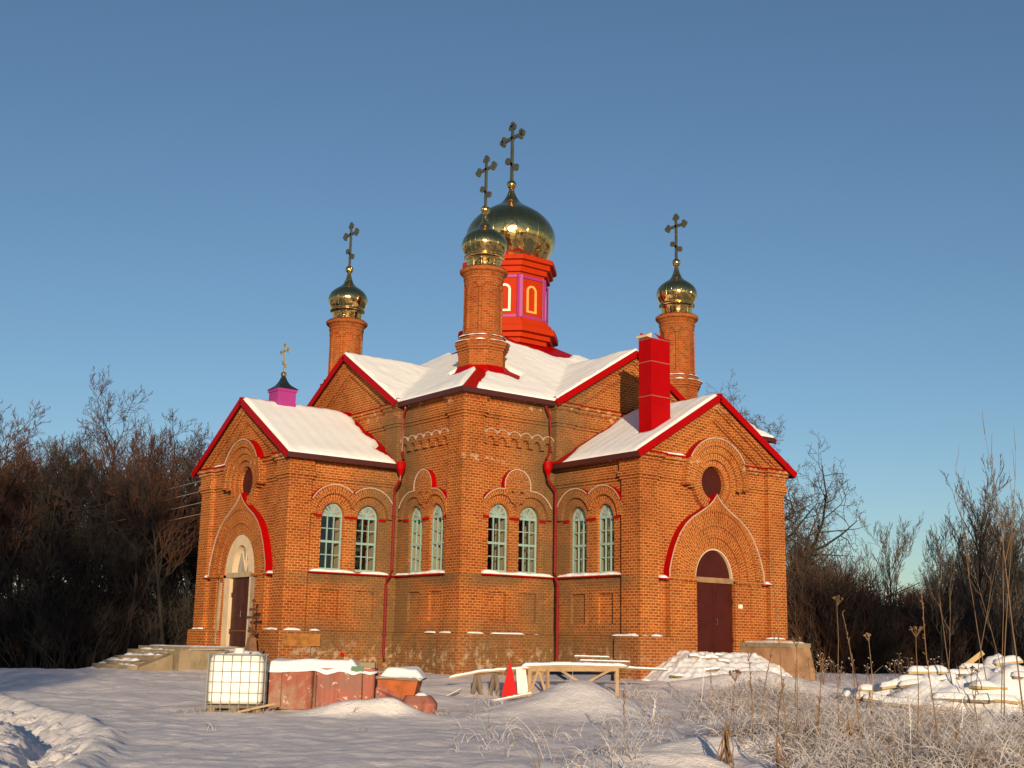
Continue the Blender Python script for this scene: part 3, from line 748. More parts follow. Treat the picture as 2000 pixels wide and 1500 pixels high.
t = MB(); t.beam(fL.P(-1.66, .03, .7), fL.P(-1.62, -.02, 3.4), .18, .05, WOODG); t.beam(fL.P(-1.48, .04, .7), fL.P(-1.50, -.02, 3.2), .12, .04, WOOD); t.build('leaning_board', ch)
t = MB(); t.beam(fL.P(1.52, .03, .7), fL.P(1.46, -.02, 3.4), .2, .05, WOODG); t.build('leaning_board', ch)
for f in (fR, fL):
    t = MB(); prism(t, f, arc(0, 7.25, .68, 0, 348, 29), [], -.4, -.30, DOOR); o = t.build('oculus_panel', ch)

# ---- roofs
def slab_poly(mb, pts, th, m, mu=None):
    """roof plane polygon with thickness th downwards"""
    lo = [(p[0], p[1], p[2]-th) for p in pts]
    tris = tessellate_polygon([[Vector((p[0], p[1], 0)) for p in pts]])
    for t in tris:
        a, b, c = [Vector(pts[i]) for i in t]; nn = (b-a).cross(c-a)
        if nn.length < 1e-8: continue
        if nn.z < 0: b, c = c, b
        mb.face([a, b, c], m); d = Vector((0, 0, th)); mb.face([a-d, c-d, b-d], mu or m)
    for i in range(len(pts)):
        j = (i+1) % len(pts); mb.face([pts[i], lo[i], lo[j], pts[j]], mu or m)
OE = .30
def arm_roof(n, zr=10.71, ze=8.02, d0=BXY-.05, d1=DD+.33, hw=AH+.35, snow_mask=None, name='arm_roof', seed=0, wallstrip=.50):
    e = Vector((*perp(n), 0)); N = Vector((*n, 0)); s_ = (zr-ze)/hw
    def Q(u, d, z): v = N*d+e*u; return (v.x, v.y, z)
    mb = MB()
    for sg in (-1, 1):
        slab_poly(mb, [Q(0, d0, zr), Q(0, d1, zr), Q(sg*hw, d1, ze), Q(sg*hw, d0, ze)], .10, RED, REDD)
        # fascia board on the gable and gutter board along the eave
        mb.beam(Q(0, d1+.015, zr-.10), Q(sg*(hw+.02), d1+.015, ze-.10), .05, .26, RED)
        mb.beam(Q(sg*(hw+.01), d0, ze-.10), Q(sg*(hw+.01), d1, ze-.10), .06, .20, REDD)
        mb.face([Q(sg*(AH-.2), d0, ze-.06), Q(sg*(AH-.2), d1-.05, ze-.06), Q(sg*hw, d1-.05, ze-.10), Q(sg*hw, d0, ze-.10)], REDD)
    mb.beam(Q(0, d0, zr+.02), Q(0, d1+.04, zr+.02), .22, .05, RED)
    o = mb.build(name, ch)
    # snow sheet
    sm = MB(); nu, nd = 74, max(10, int((d1-d0)/.13)); grid = []
    for i in range(nu+1):
        u = -hw-.03+(2*hw+.06)*i/nu; row = []
        for j in range(nd+1):
            d = d0+.0+(d1-d0-.0)*j/nd
            z = zr-s_*abs(u)-.05*math.exp(-(abs(u)/.15)**2)
            m_ = 1.0
            ws = wallstrip*(.8+.9*nz(u, seed, 1.3, 2)+.35*smooth(1.5, 3.5, abs(u)))
            if wallstrip > 0: m_ *= smooth(d0+.12+ws-.06, d0+.12+ws+.10, d)
            m_ *= smooth(d1+.02, d1-.10, d)
            if snow_mask: m_ *= snow_mask(u, d)
            h = (.13+.035*fbm(u, d+seed*9, .5, 3)+.006*math.cos(d*2*PI/.62))*m_-.04*(1-m_)
            ed = hw-abs(u)
            h *= (.40+.60*smooth(-.05, .28, ed+.10*nz(d*2.3, seed*3.1, 1, 5)))
            row.append((u, d, z+h, z))
        grid.append(row)
    for i in range(nu):
        for j in range(nd):
            sm.face([Q(*grid[a][b][:3]) for a, b in ((i, j), (i+1, j), (i+1, j+1), (i, j+1))], SNOW)
    for i in (0, nu):
        for j in range(nd):
            a, b = grid[i][j], grid[i][j+1]; dr = .03+.05*max(0, nz(a[1]*2.5, seed, 1, 8)); dr2 = .03+.05*max(0, nz(b[1]*2.5, seed, 1, 8))
            sm.face([Q(a[0], a[1], a[2]), Q(b[0], b[1], b[2]), Q(b[0], b[1], b[3]-dr2), Q(a[0], a[1], a[3]-dr)], SNOW)
    sm.build('roof_snow', o, smooth=True)
    return o
CUX, CHX, CHY = -12.0, -2.38, -12.64
arm_roof((-1, 0), seed=1, name='porch_roof')
arm_roof((0, -1), seed=2, name='porch_roof', snow_mask=lambda u, d: 1-.999*(abs(u+2.38) < .5 and abs(d-12.64) < .36))
arm_roof((0, 1), seed=3, name='porch_roof')
arm_roof((1, 0), zr=14.32, ze=11.63, d0=8.3, d1=DD+.80, seed=4, name='far_roof', wallstrip=0,
         snow_mask=lambda u, d: smooth(DD+.75, DD+.45, d-.25*nz(u, 1, 3)) if abs(u) > 3.2 else 1)

def RZ(x, y):
    a, b = abs(x), abs(y); z = 10.60+.61*(8.92-max(a, b))
    if b < 4.45: z = max(z, 13.33-.62*b)
    if a < 4.45: z = max(z, 13.33-.62*a)
    return z
mr = MB(); EZ = 10.60; HB = 8.92; VG = 9.13; IX = HB-(13.33-EZ)/.61; GW = (13.33-EZ)/.62
for n in DIRS:
    e = Vector((*perp(n), 0)); N = Vector((*n, 0))
    def Q(u, d, z): v = N*d+e*u; return (v.x, v.y, z)
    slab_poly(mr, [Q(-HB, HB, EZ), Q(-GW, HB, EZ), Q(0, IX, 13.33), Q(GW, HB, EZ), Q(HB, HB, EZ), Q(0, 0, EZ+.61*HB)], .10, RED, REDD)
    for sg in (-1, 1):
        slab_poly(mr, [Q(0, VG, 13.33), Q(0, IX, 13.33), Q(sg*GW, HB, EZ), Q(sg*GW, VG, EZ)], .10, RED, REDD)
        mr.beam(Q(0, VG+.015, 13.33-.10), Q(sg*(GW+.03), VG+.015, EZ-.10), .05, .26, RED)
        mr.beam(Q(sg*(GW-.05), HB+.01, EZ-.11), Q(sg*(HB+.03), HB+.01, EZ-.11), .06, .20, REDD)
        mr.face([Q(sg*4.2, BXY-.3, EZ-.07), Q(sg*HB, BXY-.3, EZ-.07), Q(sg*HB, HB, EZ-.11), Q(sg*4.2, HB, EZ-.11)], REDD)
mo = mr.build('main_roof', ch)
def main_snow():
    sm = MB(); n = 180; lim = HB+.03; T = 5.78
    def mask(x, y):
        a, b = abs(x), abs(y); r = math.hypot(x, y); m_ = 1.0
        w_ = nz(x, y, 2.2, 4)
        m_ *= smooth(2.75, 3.0, r-.35*nz(x*.6, y*.6, 2.5, 11)-.35*smooth(.2, .9, (x-y)/max(r, .1)/1.41)*(1 if r < 4 else 0))
        # bare strip on the hip below each turret, bare collar round its foot
        for sx, sy in ((-1, -1), (-1, 1), (1, -1), (1, 1)):
            q = math.hypot(x-sx*T, y-sy*T)
            ang = math.atan2(y*sy-T, x*sx-T)
            out = (x*sx+y*sy)/2 > T-.2
            m_ *= smooth(1.13, 1.24, q-.10*w_-(.16 if out else 0))
            if (sx, sy) == (-1, -1):
                # strips seen in front
                u = (-x-y)/1.41421; v = (x-y)/1.41421        # along hip, across (+ to the right)
                if u > 7.9: m_ *= 1-(smooth(-.06, .0, v)*smooth(.52+.18*nz(u*2, 0, 1.5, 6), .44+.18*nz(u*2, 0, 1.5, 6), v))*smooth(13.2, 12.9, u)
                if u > 7.6 and 0 < v < 1.9: m_ *= 1-smooth(9.35, 9.15, u+v*.28+.12*w_)*smooth(1.8, 1.5, v+.15*w_)*smooth(7.6, 7.9, u)
        return m_
    g = []
    for i in range(n+1):
        row = []
        for j in range(n+1):
            x = -lim+2*lim*i/n; y = -lim+2*lim*j/n; z0 = RZ(min(max(x, -HB), HB), min(max(y, -HB), HB)); m_ = mask(x, y)
            a, b = abs(x), abs(y); ed = HB-max(a, b)
            k = smooth(-.05, .30, ed+.10*nz(x*2.3, y*2.3, 1, 5)) if min(a, b) > 4.2 else 1
            h = (.14+.05*fbm(x, y, .55, 3)+.02*fbm(x, y, 2.2, 2, 3)+.004*noise.noise(Vector(((x if b > a else y)*1.8, 1, 1))))*m_*(.4+.6*k)-.05*(1-m_)
            row.append((x, y, z0+h, z0))
        g.append(row)
    for i in range(n):
        for j in range(n): sm.face([g[a][b][:3] for a, b in ((i, j), (i+1, j), (i+1, j+1), (i, j+1))], SNOW)
    for i in range(n):
        for (p, q) in ((g[i][0], g[i+1][0]), (g[i][n], g[i+1][n]), (g[0][i], g[0][i+1]), (g[n][i], g[n][i+1])):
            sm.face([p[:3], q[:3], (q[0], q[1], q[3]-.04-.04*nz(q[0]*3, q[1]*3)), (p[0], p[1], p[3]-.04-.04*nz(p[0]*3, p[1]*3))], SNOW)
    # gable ends beyond the square
    for N_ in DIRS:
        e = Vector((*perp(N_), 0)); N = Vector((*N_, 0)); m2 = 50
        gg = []
        for i in range(m2+1):
            u = -GW+2*GW*i/m2; row = []
            for j in range(6):
                d = lim-.12+(VG-.02-lim+.12)*j/5; z0 = 13.33-.62*abs(u); m_ = smooth(VG+.02, VG-.07, d)
                P_ = N*d+e*u; h = (.14+.05*fbm(P_.x, P_.y, .55, 3))*m_-.05*(1-m_)
                row.append((P_.x, P_.y, z0+h+(.002 if j < 2 else 0)))
            gg.append(row)
        for i in range(m2):
            for j in range(5): sm.face([gg[a][b] for a, b in ((i, j), (i+1, j), (i+1, j+1), (i, j+1))], SNOW)
    sm.build('roof_snow', mo, smooth=True)
main_snow()

# ---- crosses (local: bars along y, base at z=0)
def cross_mesh(H, m, name, parent, loc, bar=None):
    k = H/3.05; mb = MB(); th = .045*k+.01
    def disc(y, z, r):
        pts = [(y+r*math.cos(t*PI/6), z+r*math.sin(t*PI/6)) for t in range(12)]
        mb.hexa([(-th, a, b) for a, b in pts], [(th, a, b) for a, b in pts], m)
    def plate(y0, z0, y1, z1, w_):
        d = Vector((y1-y0, z1-z0)).normalized(); nrm = Vector((-d.y, d.x))*w_/2
        P_ = [(y0+nrm.x, z0+nrm.y), (y1+nrm.x, z1+nrm.y), (y1-nrm.x, z1-nrm.y), (y0-nrm.x, z0-nrm.y)]
        mb.hexa([(-th*.9, a, b) for a, b in P_], [(th*.9, a, b) for a, b in P_], m)
    plate(0, -.1*k, 0, 2.85*k, .165*k); plate(-.72*k, 2.25*k, .72*k, 2.25*k, .165*k); plate(-.34*k, .62*k, .34*k, 1.12*k, .15*k)
    for y, z, dy, dz in ((0, 2.85, 0, 1), (-.74, 2.25, -1, 0), (.74, 2.25, 1, 0)):
        r = .145*k
        disc((y+dy*.11)*k, (z+dz*.11)*k, r)
        disc((y+dz*.13-dy*.04)*k, (z+dy*.13-dz*.04)*k, r); disc((y-dz*.13-dy*.04)*k, (z-dy*.13-dz*.04)*k, r)
    disc(-.34*k, .62*k, .18*k); disc(.34*k, 1.12*k, .18*k)
    for sy, sz in ((1, 1), (-1, 1), (1, -1), (-1, -1)):        # small filled corners at the crossing
        P_ = [(0, 2.25*k), (sy*.22*k, 2.25*k), (0, (2.25+sz*.22)*k)]
        mb.hexa([(-th*.7, a, b) for a, b in P_], [(th*.7, a, b) for a, b in P_], m)
    return mb.build(name, parent, loc=loc)
def onion(mb, prof, m, n=48): mb.lathe(prof, m, n)
def spline(pts, k=5):
    out = []
    P_ = [pts[0]]+pts+[pts[-1]]
    for i in range(1, len(P_)-2):
        for j in range(k):
            t = j/k; a, b, c, d = P_[i-1], P_[i], P_[i+1], P_[i+2]
            out.append(tuple(.5*((2*b[q])+(-a[q]+c[q])*t+(2*a[q]-5*b[q]+4*c[q]-d[q])*t*t+(-a[q]+3*b[q]-3*c[q]+d[q])*t**3) for q in (0, 1)))
    out.append(pts[-1]); return out
# ---- turrets
def make_turret():
    root = MB()
    n = 96; zs = [13.5+.06*i for i in range(46)]
    def rad(th, z):
        a = (math.degrees(th)+22.5) % 90-45; u = math.radians(a)*.83; c = 15.55; hw = .22
        ins = (abs(u) < hw and 13.72 < z < c) or (z >= c and math.hypot(u, z-c) < hw)
        a2 = (math.degrees(th)+67.5) % 90-45; u2 = math.radians(a2)*.83
        ins = ins or ((abs(u2) < hw and 13.72 < z < c) or (z >= c and math.hypot(u2, z-c) < hw))
        return .84-(.06 if ins else 0)
    R = [[rad(2*PI*j/n, z)*(1-.012*(z-13.5)/2.7) for j in range(n)] for z in zs]
    for i in range(len(zs)-1):
        for j in range(n):
            k = (j+1) % n; t0, t1 = 2*PI*j/n, 2*PI*(j+1)/n
            root.face([(R[i][j]*math.cos(t0), R[i][j]*math.sin(t0), zs[i]), (R[i][k]*math.cos(t1), R[i][k]*math.sin(t1), zs[i]),
                       (R[i+1][k]*math.cos(t1), R[i+1][k]*math.sin(t1), zs[i+1]), (R[i+1][j]*math.cos(t0), R[i+1][j]*math.sin(t0), zs[i+1])], BRT,
                      [(t0*.83, zs[i]), (t1*.83, zs[i]), (t1*.83, zs[i+1]), (t0*.83, zs[i+1])])
    # octagonal foot with stepped ring
    def octa(prof, m):
        mb = root
        for (r0, z0), (r1, z1) in zip(prof, prof[1:]):
            for j in range(8):
                t0 = PI/8+j*PI/4; t1 = t0+PI/4; L = .8
                mb.face([(r0*math.cos(t0), r0*math.sin(t0), z0), (r0*math.cos(t1), r0*math.sin(t1), z0), (r1*math.cos(t1), r1*math.sin(t1), z1), (r1*math.cos(t0), r1*math.sin(t0), z1)], m,
                        [(j*L, z0 if z1 != z0 else r0), (j*L+L, z0 if z1 != z0 else r0), (j*L+L, z1 if z1 != z0 else r1), (j*L, z1 if z1 != z0 else r1)])
    octa([(1.02, 11.2), (1.02, 12.88), (1.07, 12.88), (1.07, 12.98), (1.13, 12.98), (1.13, 13.1), (1.18, 13.1), (1.18, 13.24), (1.04, 13.27), (1.04, 13.40), (.98, 13.40), (.98, 13.52), (.84, 13.56)], BRT)
    root.lathe([(.82, 15.98), (.86, 16.02), (.86, 16.12), (.80, 16.14)], BRT, 48)
    root.lathe([(.84, 16.16), (.88, 16.20), (.88, 16.27), (.98, 16.31), (1.03, 16.38), (1.03, 16.46), (1.0, 16.48)], BRT, 48); root.lathe([(1.0, 16.48), (.95, 16.53), (.7, 16.56)], REDD, 48)
    o = root.build('turret', ch)
    # red collar at the foot
    c = MB(); c.lathe([(1.16, 11.0), (1.16, 11.95), (1.04, 12.2)], RED, 8, a0=PI/8, a1=PI/8+2*PI); c.build('red_collar', o)
    # snow on the ring
    s_ = MB()
    for j in range(64):
        pass
    for (r0, z0, w_, ph) in ((1.0, 13.25, .19, 0), (.86, 13.50, .15, 2.2)):
        for j in range(64):
            t0, t1 = 2*PI*j/64, 2*PI*(j+1)/64
            h0 = .07*max(0, .25+nz(math.cos(t0)*2+ph, math.sin(t0)*2, 1.6)); h1 = .07*max(0, .25+nz(math.cos(t1)*2+ph, math.sin(t1)*2, 1.6))
            if h0+h1 <= 0: continue
            for (ra, za, rb, zb) in ((r0+w_, 0, r0+w_, 1), (r0+w_, 1, r0-.04, 1.3)):
                s_.face([(ra*math.cos(t0), ra*math.sin(t0), z0-.01+h0*za*1.0), (ra*math.cos(t1), ra*math.sin(t1), z0-.01+h1*za), (rb*math.cos(t1), rb*math.sin(t1), z0-.01+h1*zb), (rb*math.cos(t0), rb*math.sin(t0), z0-.01+h0*zb)], SNOWL)
    s_.build('ring_snow', o, smooth=True)
    # snow caps on two niche heads
    d = MB(); prof = spline([(.66, 16.5), (.69, 16.62), (.76, 16.95), (.84, 17.0), (.88, 17.06), (.84, 17.12), (.80, 17.15), (.88, 17.28), (.96, 17.46), (.985, 17.62), (.95, 17.80), (.86, 17.98), (.66, 18.17), (.44, 18.32), (.28, 18.47), (.19, 18.66), (.13, 18.85), (.095, 19.02), (.085, 19.08)], 3)
    d.lathe(prof, GOLD, 48); dm = d.build('dome', o, smooth=True)
    b = MB(); b.lathe([(0.001, 19.05)]+[(.205*math.sin(PI*i/10), 19.25-.205*math.cos(PI*i/10)) for i in range(1, 10)]+[(.001, 19.455)], GOLD, 24); b.build('ball', o, smooth=True)
    cross_mesh(2.3, CROSSM, 'cross', o, (0, 0, 19.42))
    return o
tur = make_turret(); T = 5.78
tur.location = (-T, -T, 0); tur['label'] = 'nearest brick turret'
for p, lb in (((-T, T, 0), 'left brick turret'), ((T, -T, 0), 'right brick turret'), ((T, T, 0), 'far brick turret')):
    c = copy_tree(tur, ch); c.location = p; c['label'] = lb

# ---- drum with the big dome
def ngon_sweep(mb, prof, m, n=8, mats=None):
    for k, ((r0, z0), (r1, z1)) in enumerate(zip(prof, prof[1:])):
        for j in range(n):
            t0 = PI/8+j*PI/4; t1 = t0+PI/4
            mb.face([(r0*math.cos(t0), r0*math.sin(t0), z0), (r0*math.cos(t1), r0*math.sin(t1), z0), (r1*math.cos(t1), r1*math.sin(t1), z1), (r1*math.cos(t0), r1*math.sin(t0), z1)], m if not mats else mats[k])
dr = MB()
ngon_sweep(dr, [(1.95, 14.0), (1.95, 14.92), (2.10, 14.92), (2.10, 15.12), (2.14, 15.15), (2.30, 15.15), (2.30, 15.36), (2.34, 15.39), (2.54, 15.39), (2.54, 15.66), (2.50, 15.70), (2.32, 15.70), (2.32, 15.90), (2.15, 15.93), (2.15, 16.10), (1.93, 16.14), (1.93, 16.2)], DRUM)
ngon_sweep(dr, [(1.88, 16.18), (1.88, 18.3)], DRUM)
ngon_sweep(dr, [(1.94, 18.28), (1.94, 18.42), (2.08, 18.42), (2.08, 18.66), (2.12, 18.69), (2.24, 18.69), (2.24, 18.92), (2.28, 18.95), (2.42, 18.95), (2.42, 19.16), (2.36, 19.2), (1.7, 19.26)], DRUM)
drum = dr.build('drum', ch)
dc = MB(); ngon_sweep(dc, [(1.5, 13.9), (2.72, 14.28), (2.66, 14.46), (1.97, 14.93)], RED); dc.build('red_flashing', drum)
pt = MB(); ap = 1.88*math.cos(PI/8)
for j in range(8):
    t = PI/8+j*PI/4; c_, s_ = math.cos(t), math.sin(t)
    for s2 in (-1, 1):
        # corner strip, one leaf on each neighbouring face
        tf = t+s2*PI/8; nx, ny = math.cos(tf), math.sin(tf); ex, ey = -ny*-s2, nx*-s2
        P0 = Vector((1.88*c_, 1.88*s_, 0)); E_ = Vector((ex, ey, 0)); N_ = Vector((nx, ny, 0))*.03
        q = [P0+N_, P0+E_*.16+N_]
        pt.face([q[0]+Vector((0, 0, 16.2)), q[1]+Vector((0, 0, 16.2)), q[1]+Vector((0, 0, 18.3)), q[0]+Vector((0, 0, 18.3))], PURP)
        pt.face([q[1]+Vector((0, 0, 16.2)), q[1]-N_+Vector((0, 0, 16.2)), q[1]-N_+Vector((0, 0, 18.3)), q[1]+Vector((0, 0, 18.3))], PURP)
        pt.face([P0+Vector((0, 0, 16.2))+Vector((c_, s_, 0))*.033, q[0]+Vector((0, 0, 16.2)), q[0]+Vector((0, 0, 18.3)), P0+Vector((0, 0, 18.3))+Vector((c_, s_, 0))*.033], PURP)
ngon_sweep(pt, [(1.90, 16.2), (1.925, 16.2), (1.925, 16.32), (1.90, 16.32)], PURP)
ngon_sweep(pt, [(1.90, 18.16), (1.935, 18.16), (1.935, 18.29), (1.90, 18.29)], PURP)
pt.build('purple_trim', drum)
def drum_frame(j, m):
    a = j*PI/4; f = Fr((math.cos(a), math.sin(a)), (-math.sin(a), math.cos(a)), ap); mb = MB()
    z0, zs_, hw = 16.48, 17.55, .30
    prism(mb, f, arched(0, hw, z0, zs_), [arched(0, hw-.11, z0+.10, zs_)], 0, .05, m)
    mb.build('arched_frame', drum)
for j in range(8): drum_frame(j, {6: YEL, 5: WHT, 7: WHT}.get(j, WHT if j % 2 else YEL))
bd = MB(); bp = spline([(1.70, 19.2), (1.78, 19.42), (1.95, 19.72), (2.13, 20.08), (2.22, 20.42), (2.22, 20.78), (2.12, 21.12), (1.88, 21.5), (1.52, 21.86), (1.10, 22.14), (.72, 22.36), (.46, 22.58), (.30, 22.82), (.20, 23.02), (.14, 23.2), (.11, 23.3)], 4)
bd.lathe(bp, GOLD, 64); bd.build('dome', drum, smooth=True)
bg = MB(); ngon_sweep(bg, [(1.78, 19.20), (1.86, 19.26), (1.80, 19.62)], GOLD); bg.build('dome_skirt', drum)
b = MB(); b.lathe([(0.001, 23.26)]+[(.25*math.sin(PI*i/12), 23.51-.25*math.cos(PI*i/12)) for i in range(1, 12)]+[(.001, 23.76)], GOLD, 28); b.build('ball', drum, smooth=True)
cross_mesh(3.12, CROSSM, 'cross', drum, (0, 0, 23.72))

# ---- small cupola on the left porch ridge
c = MB(); a = .42
c.box((-a, -a, 10.0), (a, a, 11.28), PURP); c.box((-a-.04, -a-.04, 11.20), (a+.04, a+.04, 11.32), PURP)
cup = c.build('cupola', ch, loc=(CUX, 0, 0))
c = MB(); pr = spline([(.50, 11.32), (.40, 11.40), (.25, 11.52), (.15, 11.68), (.09, 11.84), (.06, 11.92)], 3)
for (r0, z0), (r1, z1) in zip(pr, pr[1:]):
    q0 = [(-r0, -r0, z0), (r0, -r0, z0), (r0, r0, z0), (-r0, r0, z0)]; q1 = [(-r1, -r1, z1), (r1, -r1, z1), (r1, r1, z1), (-r1, r1, z1)]
    for k in range(4): c.face([q0[k], q0[(k+1) % 4], q1[(k+1) % 4], q1[k]], GREEN)
q0 = [(-.5, -.5, 11.321), (.5, -.5, 11.321), (.5, .5, 11.321), (-.5, .5, 11.321)]; c.face(q0, GREEN); c.build('cupola_roof', cup)
b = MB(); b.lathe([(0.001, 11.88)]+[(.125*math.sin(PI*i/8), 12.0-.125*math.cos(PI*i/8)) for i in range(1, 8)]+[(.001, 12.125)], GOLD, 20); b.build('ball', cup, smooth=True)
cross_mesh(1.28, mat_plain('pale_brass', (.55, .48, .30), .4, .6), 'cross', cup, (0, 0, 12.08))

# ---- chimney
c = MB(); x0, x1, y0, y1 = -2.90, -1.88, -13.0, -12.3
c.box((x0, y0, 8.6), (x1, y1, 12.72), RED)
chim = c.build('chimney', ch); chim['label'] = 'red sheet-metal clad chimney'
for z in (10.42, 11.78, 12.70):
    s_ = MB(); g_ = .012; s_.box((x0-g_, y0-g_, z), (x1+g_, y1+g_, z+.035), mat_plain('seam_metal', (.32, .10, .08), .45)); s_.build('seam', chim)
s_ = MB(); s_.face([(x0+.42, y0-.012, 12.74), (x1+.01, y0-.012, 12.74), (x1+.01, y0+.1, 12.80), (x0+.30, y0+.2, 13.02)], RED)
s_.hexa([(x0+.05, y1-.02, 12.73), (x1, y1-.02, 12.73), (x1, y1+.01, 12.73), (x0+.05, y1+.01, 12.73)], [(x0+.1, y1-.02, 13.06), (x1, y1-.02, 12.86), (x1, y1+.01, 12.86), (x0+.1, y1+.01, 13.06)], RED)
s_.hexa([(x1-.03, y0, 12.73), (x1, y0, 12.73), (x1, y1, 12.73), (x1-.03, y1, 12.73)], [(x1-.03, y0, 12.80), (x1, y0, 12.80), (x1, y1, 12.88), (x1-.03, y1, 12.88)], RED)
s_.build('bent_flashing', chim)
s_ = MB(); s_.hexa([(x0-.12, y0+.1, 12.78), (x0+.15, y0+.1, 12.75), (x0+.15, y1, 12.75), (x0-.12, y1, 12.78)], [(x0-.12, y0+.12, 12.84), (x0+.15, y0+.12, 12.98), (x0+.15, y1, 12.98), (x0-.12, y1, 12.88)], CREAM); s_.build('cream_flap', chim)

# ---- downpipes with hoppers (mirror pair)
def pipes(mir):
    def p(x, y, z): return (y, x, z) if mir else (x, y, z)
    PIPE = bpy.data.materials.get('maroon_pipe') or mat_plain('maroon_pipe', (.19, .006, .006), .35, 0, .15, 2)
    root = MB()
    root.tube([p(-8.80, -4.72, 10.50), p(-8.80, -4.70, 10.3), p(-8.72, -4.45, 9.95), p(-8.72, -4.42, 9.7), p(-8.72, -4.42, 8.55), p(-8.74, -4.62, 8.2)], .05, PIPE, 8)
    o = root.build('downpipe', ch)
    h = MB(); h.lathe([(.05, 7.50), (.09, 7.62), (.17, 7.80), (.19, 8.02), (.19, 8.10), (.0, 8.10)], RED, 12); ho = h.build('hopper', o)
    ho.location = p(-8.86, -4.62, 0)
    g = MB(); g.tube([p(-8.86, -4.62, 7.55), p(-8.86, -4.60, 7.35), p(-8.86, -4.22, 6.98), p(-8.86, -4.20, 6.7), p(-8.86, -4.20, 3.75), p(-8.92, -4.22, 3.55), p(-9.12, -4.30, 3.38), p(-9.16, -4.30, 3.15), p(-9.16, -4.30, .40), p(-9.20, -4.42, .22)], .06, PIPE, 10)
    g.build('lower_pipe', o)
    for z in (5.9, 4.4, 2.4, 1.2):
        x = -8.86 if z > 3.5 else -9.16; y = -4.20 if z > 3.5 else -4.30
        b_ = MB(); b_.tube([p(x, y, z), p(x, y, z+.05)], .078, REDD, 10); b_.build('bracket', o)
    # valley flashing where porch roof meets the wall
    return o
pipes(False); pipes(True)

# ================================================================== THINGS ROUND THE CHURCH
def gz(x, y): return G(x, y)
def heap(name, parent, f, x0, x1, y0, y1, step, m, loc=None, rz=0, smooth_=True):
    nx = max(3, int((x1-x0)/step)); ny = max(3, int((y1-y0)/step)); g = []
    for i in range(nx+1):
        g.append([(x0+(x1-x0)*i/nx, y0+(y1-y0)*j/ny, f(x0+(x1-x0)*i/nx, y0+(y1-y0)*j/ny)) for j in range(ny+1)])
    mb = MB()
    for i in range(nx):
        for j in range(ny): mb.face([g[i][j], g[i+1][j], g[i+1][j+1], g[i][j+1]], m)
    o = mb.build(name, parent, smooth=smooth_, loc=loc); o.rotation_euler = (0, 0, rz); return o
def snow_cap(parent, x0, x1, y0, y1, z, h, seed=0, name='snow_cap', over=.05, ragged=0.0):
    cx, cy, hx, hy = (x0+x1)/2, (y0+y1)/2, (x1-x0)/2+over, (y1-y0)/2+over
    def f(x, y):
        ex = hx-abs(x-cx); ey = hy-abs(y-cy); e = min(ex, ey)
        k = smooth(0, min(.22, hx, hy), e); r = 1.0
        if ragged: r = smooth(-.1, .15, nz(x*1.3, y*1.3, 1.4, seed)+.35-ragged)
        hh = h*(.75+.5*fbm(x+seed, y, 1.3, 3))*(k**.6)*r
        return z-.05*(1-k)-.03*(1-r)+hh
    return heap(name, parent, f, x0-over, x1+over, y0-over, y1+over, .07, SNOWL)

# ---- left steps and landing
st = empty('stone_steps', (-15, 0, -.3)); tag(st, 'concrete steps and landing in front of the left porch, patchy with snow', 'steps')
def bx(x0, x1, y0, y1, z0, z1, m, name, parent, j=.0, sd=1):
    r = random.Random(sd); mb = MB()
    def q(x, y, z): return (x+r.uniform(-j, j), y+r.uniform(-j, j), z+r.uniform(-j, j))
    mb.hexa([q(x0, y0, z0), q(x1, y0, z0), q(x1, y1, z0), q(x0, y1, z0)], [q(x0, y0, z1), q(x1, y0, z1), q(x1, y1, z1), q(x0, y1, z1)], m)
    o = mb.build(name, parent); return o
def rel(o, p):
    o.location = (o.location[0]-p.location[0], o.location[1]-p.location[1], o.location[2]-p.location[2]); return o
rel(bx(-16.1, -13.5, -1.7, 3.4, -1, .60, STONE, 'landing', st, .03, 3), st)
rel(snow_cap(st, -16.0, -13.7, -1.6, 3.2, .60, .05, 2, 'landing_snow', -.02, .15), st)
for i in range(5):
    x1 = -16.1-.46*i; z = .44-.19*i
    rel(bx(x1-.50, x1+.05, -.9+.12*i, 3.4, -1.2, z, STONE, 'step', st, .05, 10+i), st)
    rel(snow_cap(st, x1-.48, x1-.0, -.8+.1*i, 3.3, z, .10, 20+i, 'step_snow', 0, .25), st)
rel(bx(-16.9, -13.7, -2.65, -1.68, -1, .50, STONE, 'cheek_wall', st, .07, 5), st)
rel(snow_cap(st, -16.6, -13.8, -2.6, -1.7, .50, .06, 8, 'cheek_snow', -.04, .30), st)
mb = MB(); mb.hexa([(-18.2, -1.9, -.9), (-16.9, -2.2, -.9), (-16.8, -1.7, -.9), (-18.1, -1.5, -.9)], [(-18.1, -1.9, -.15), (-16.95, -2.2, .35), (-16.8, -1.8, .42), (-18.0, -1.6, -.05)], STONE)
rel(mb.build('fallen_slab', st), st)

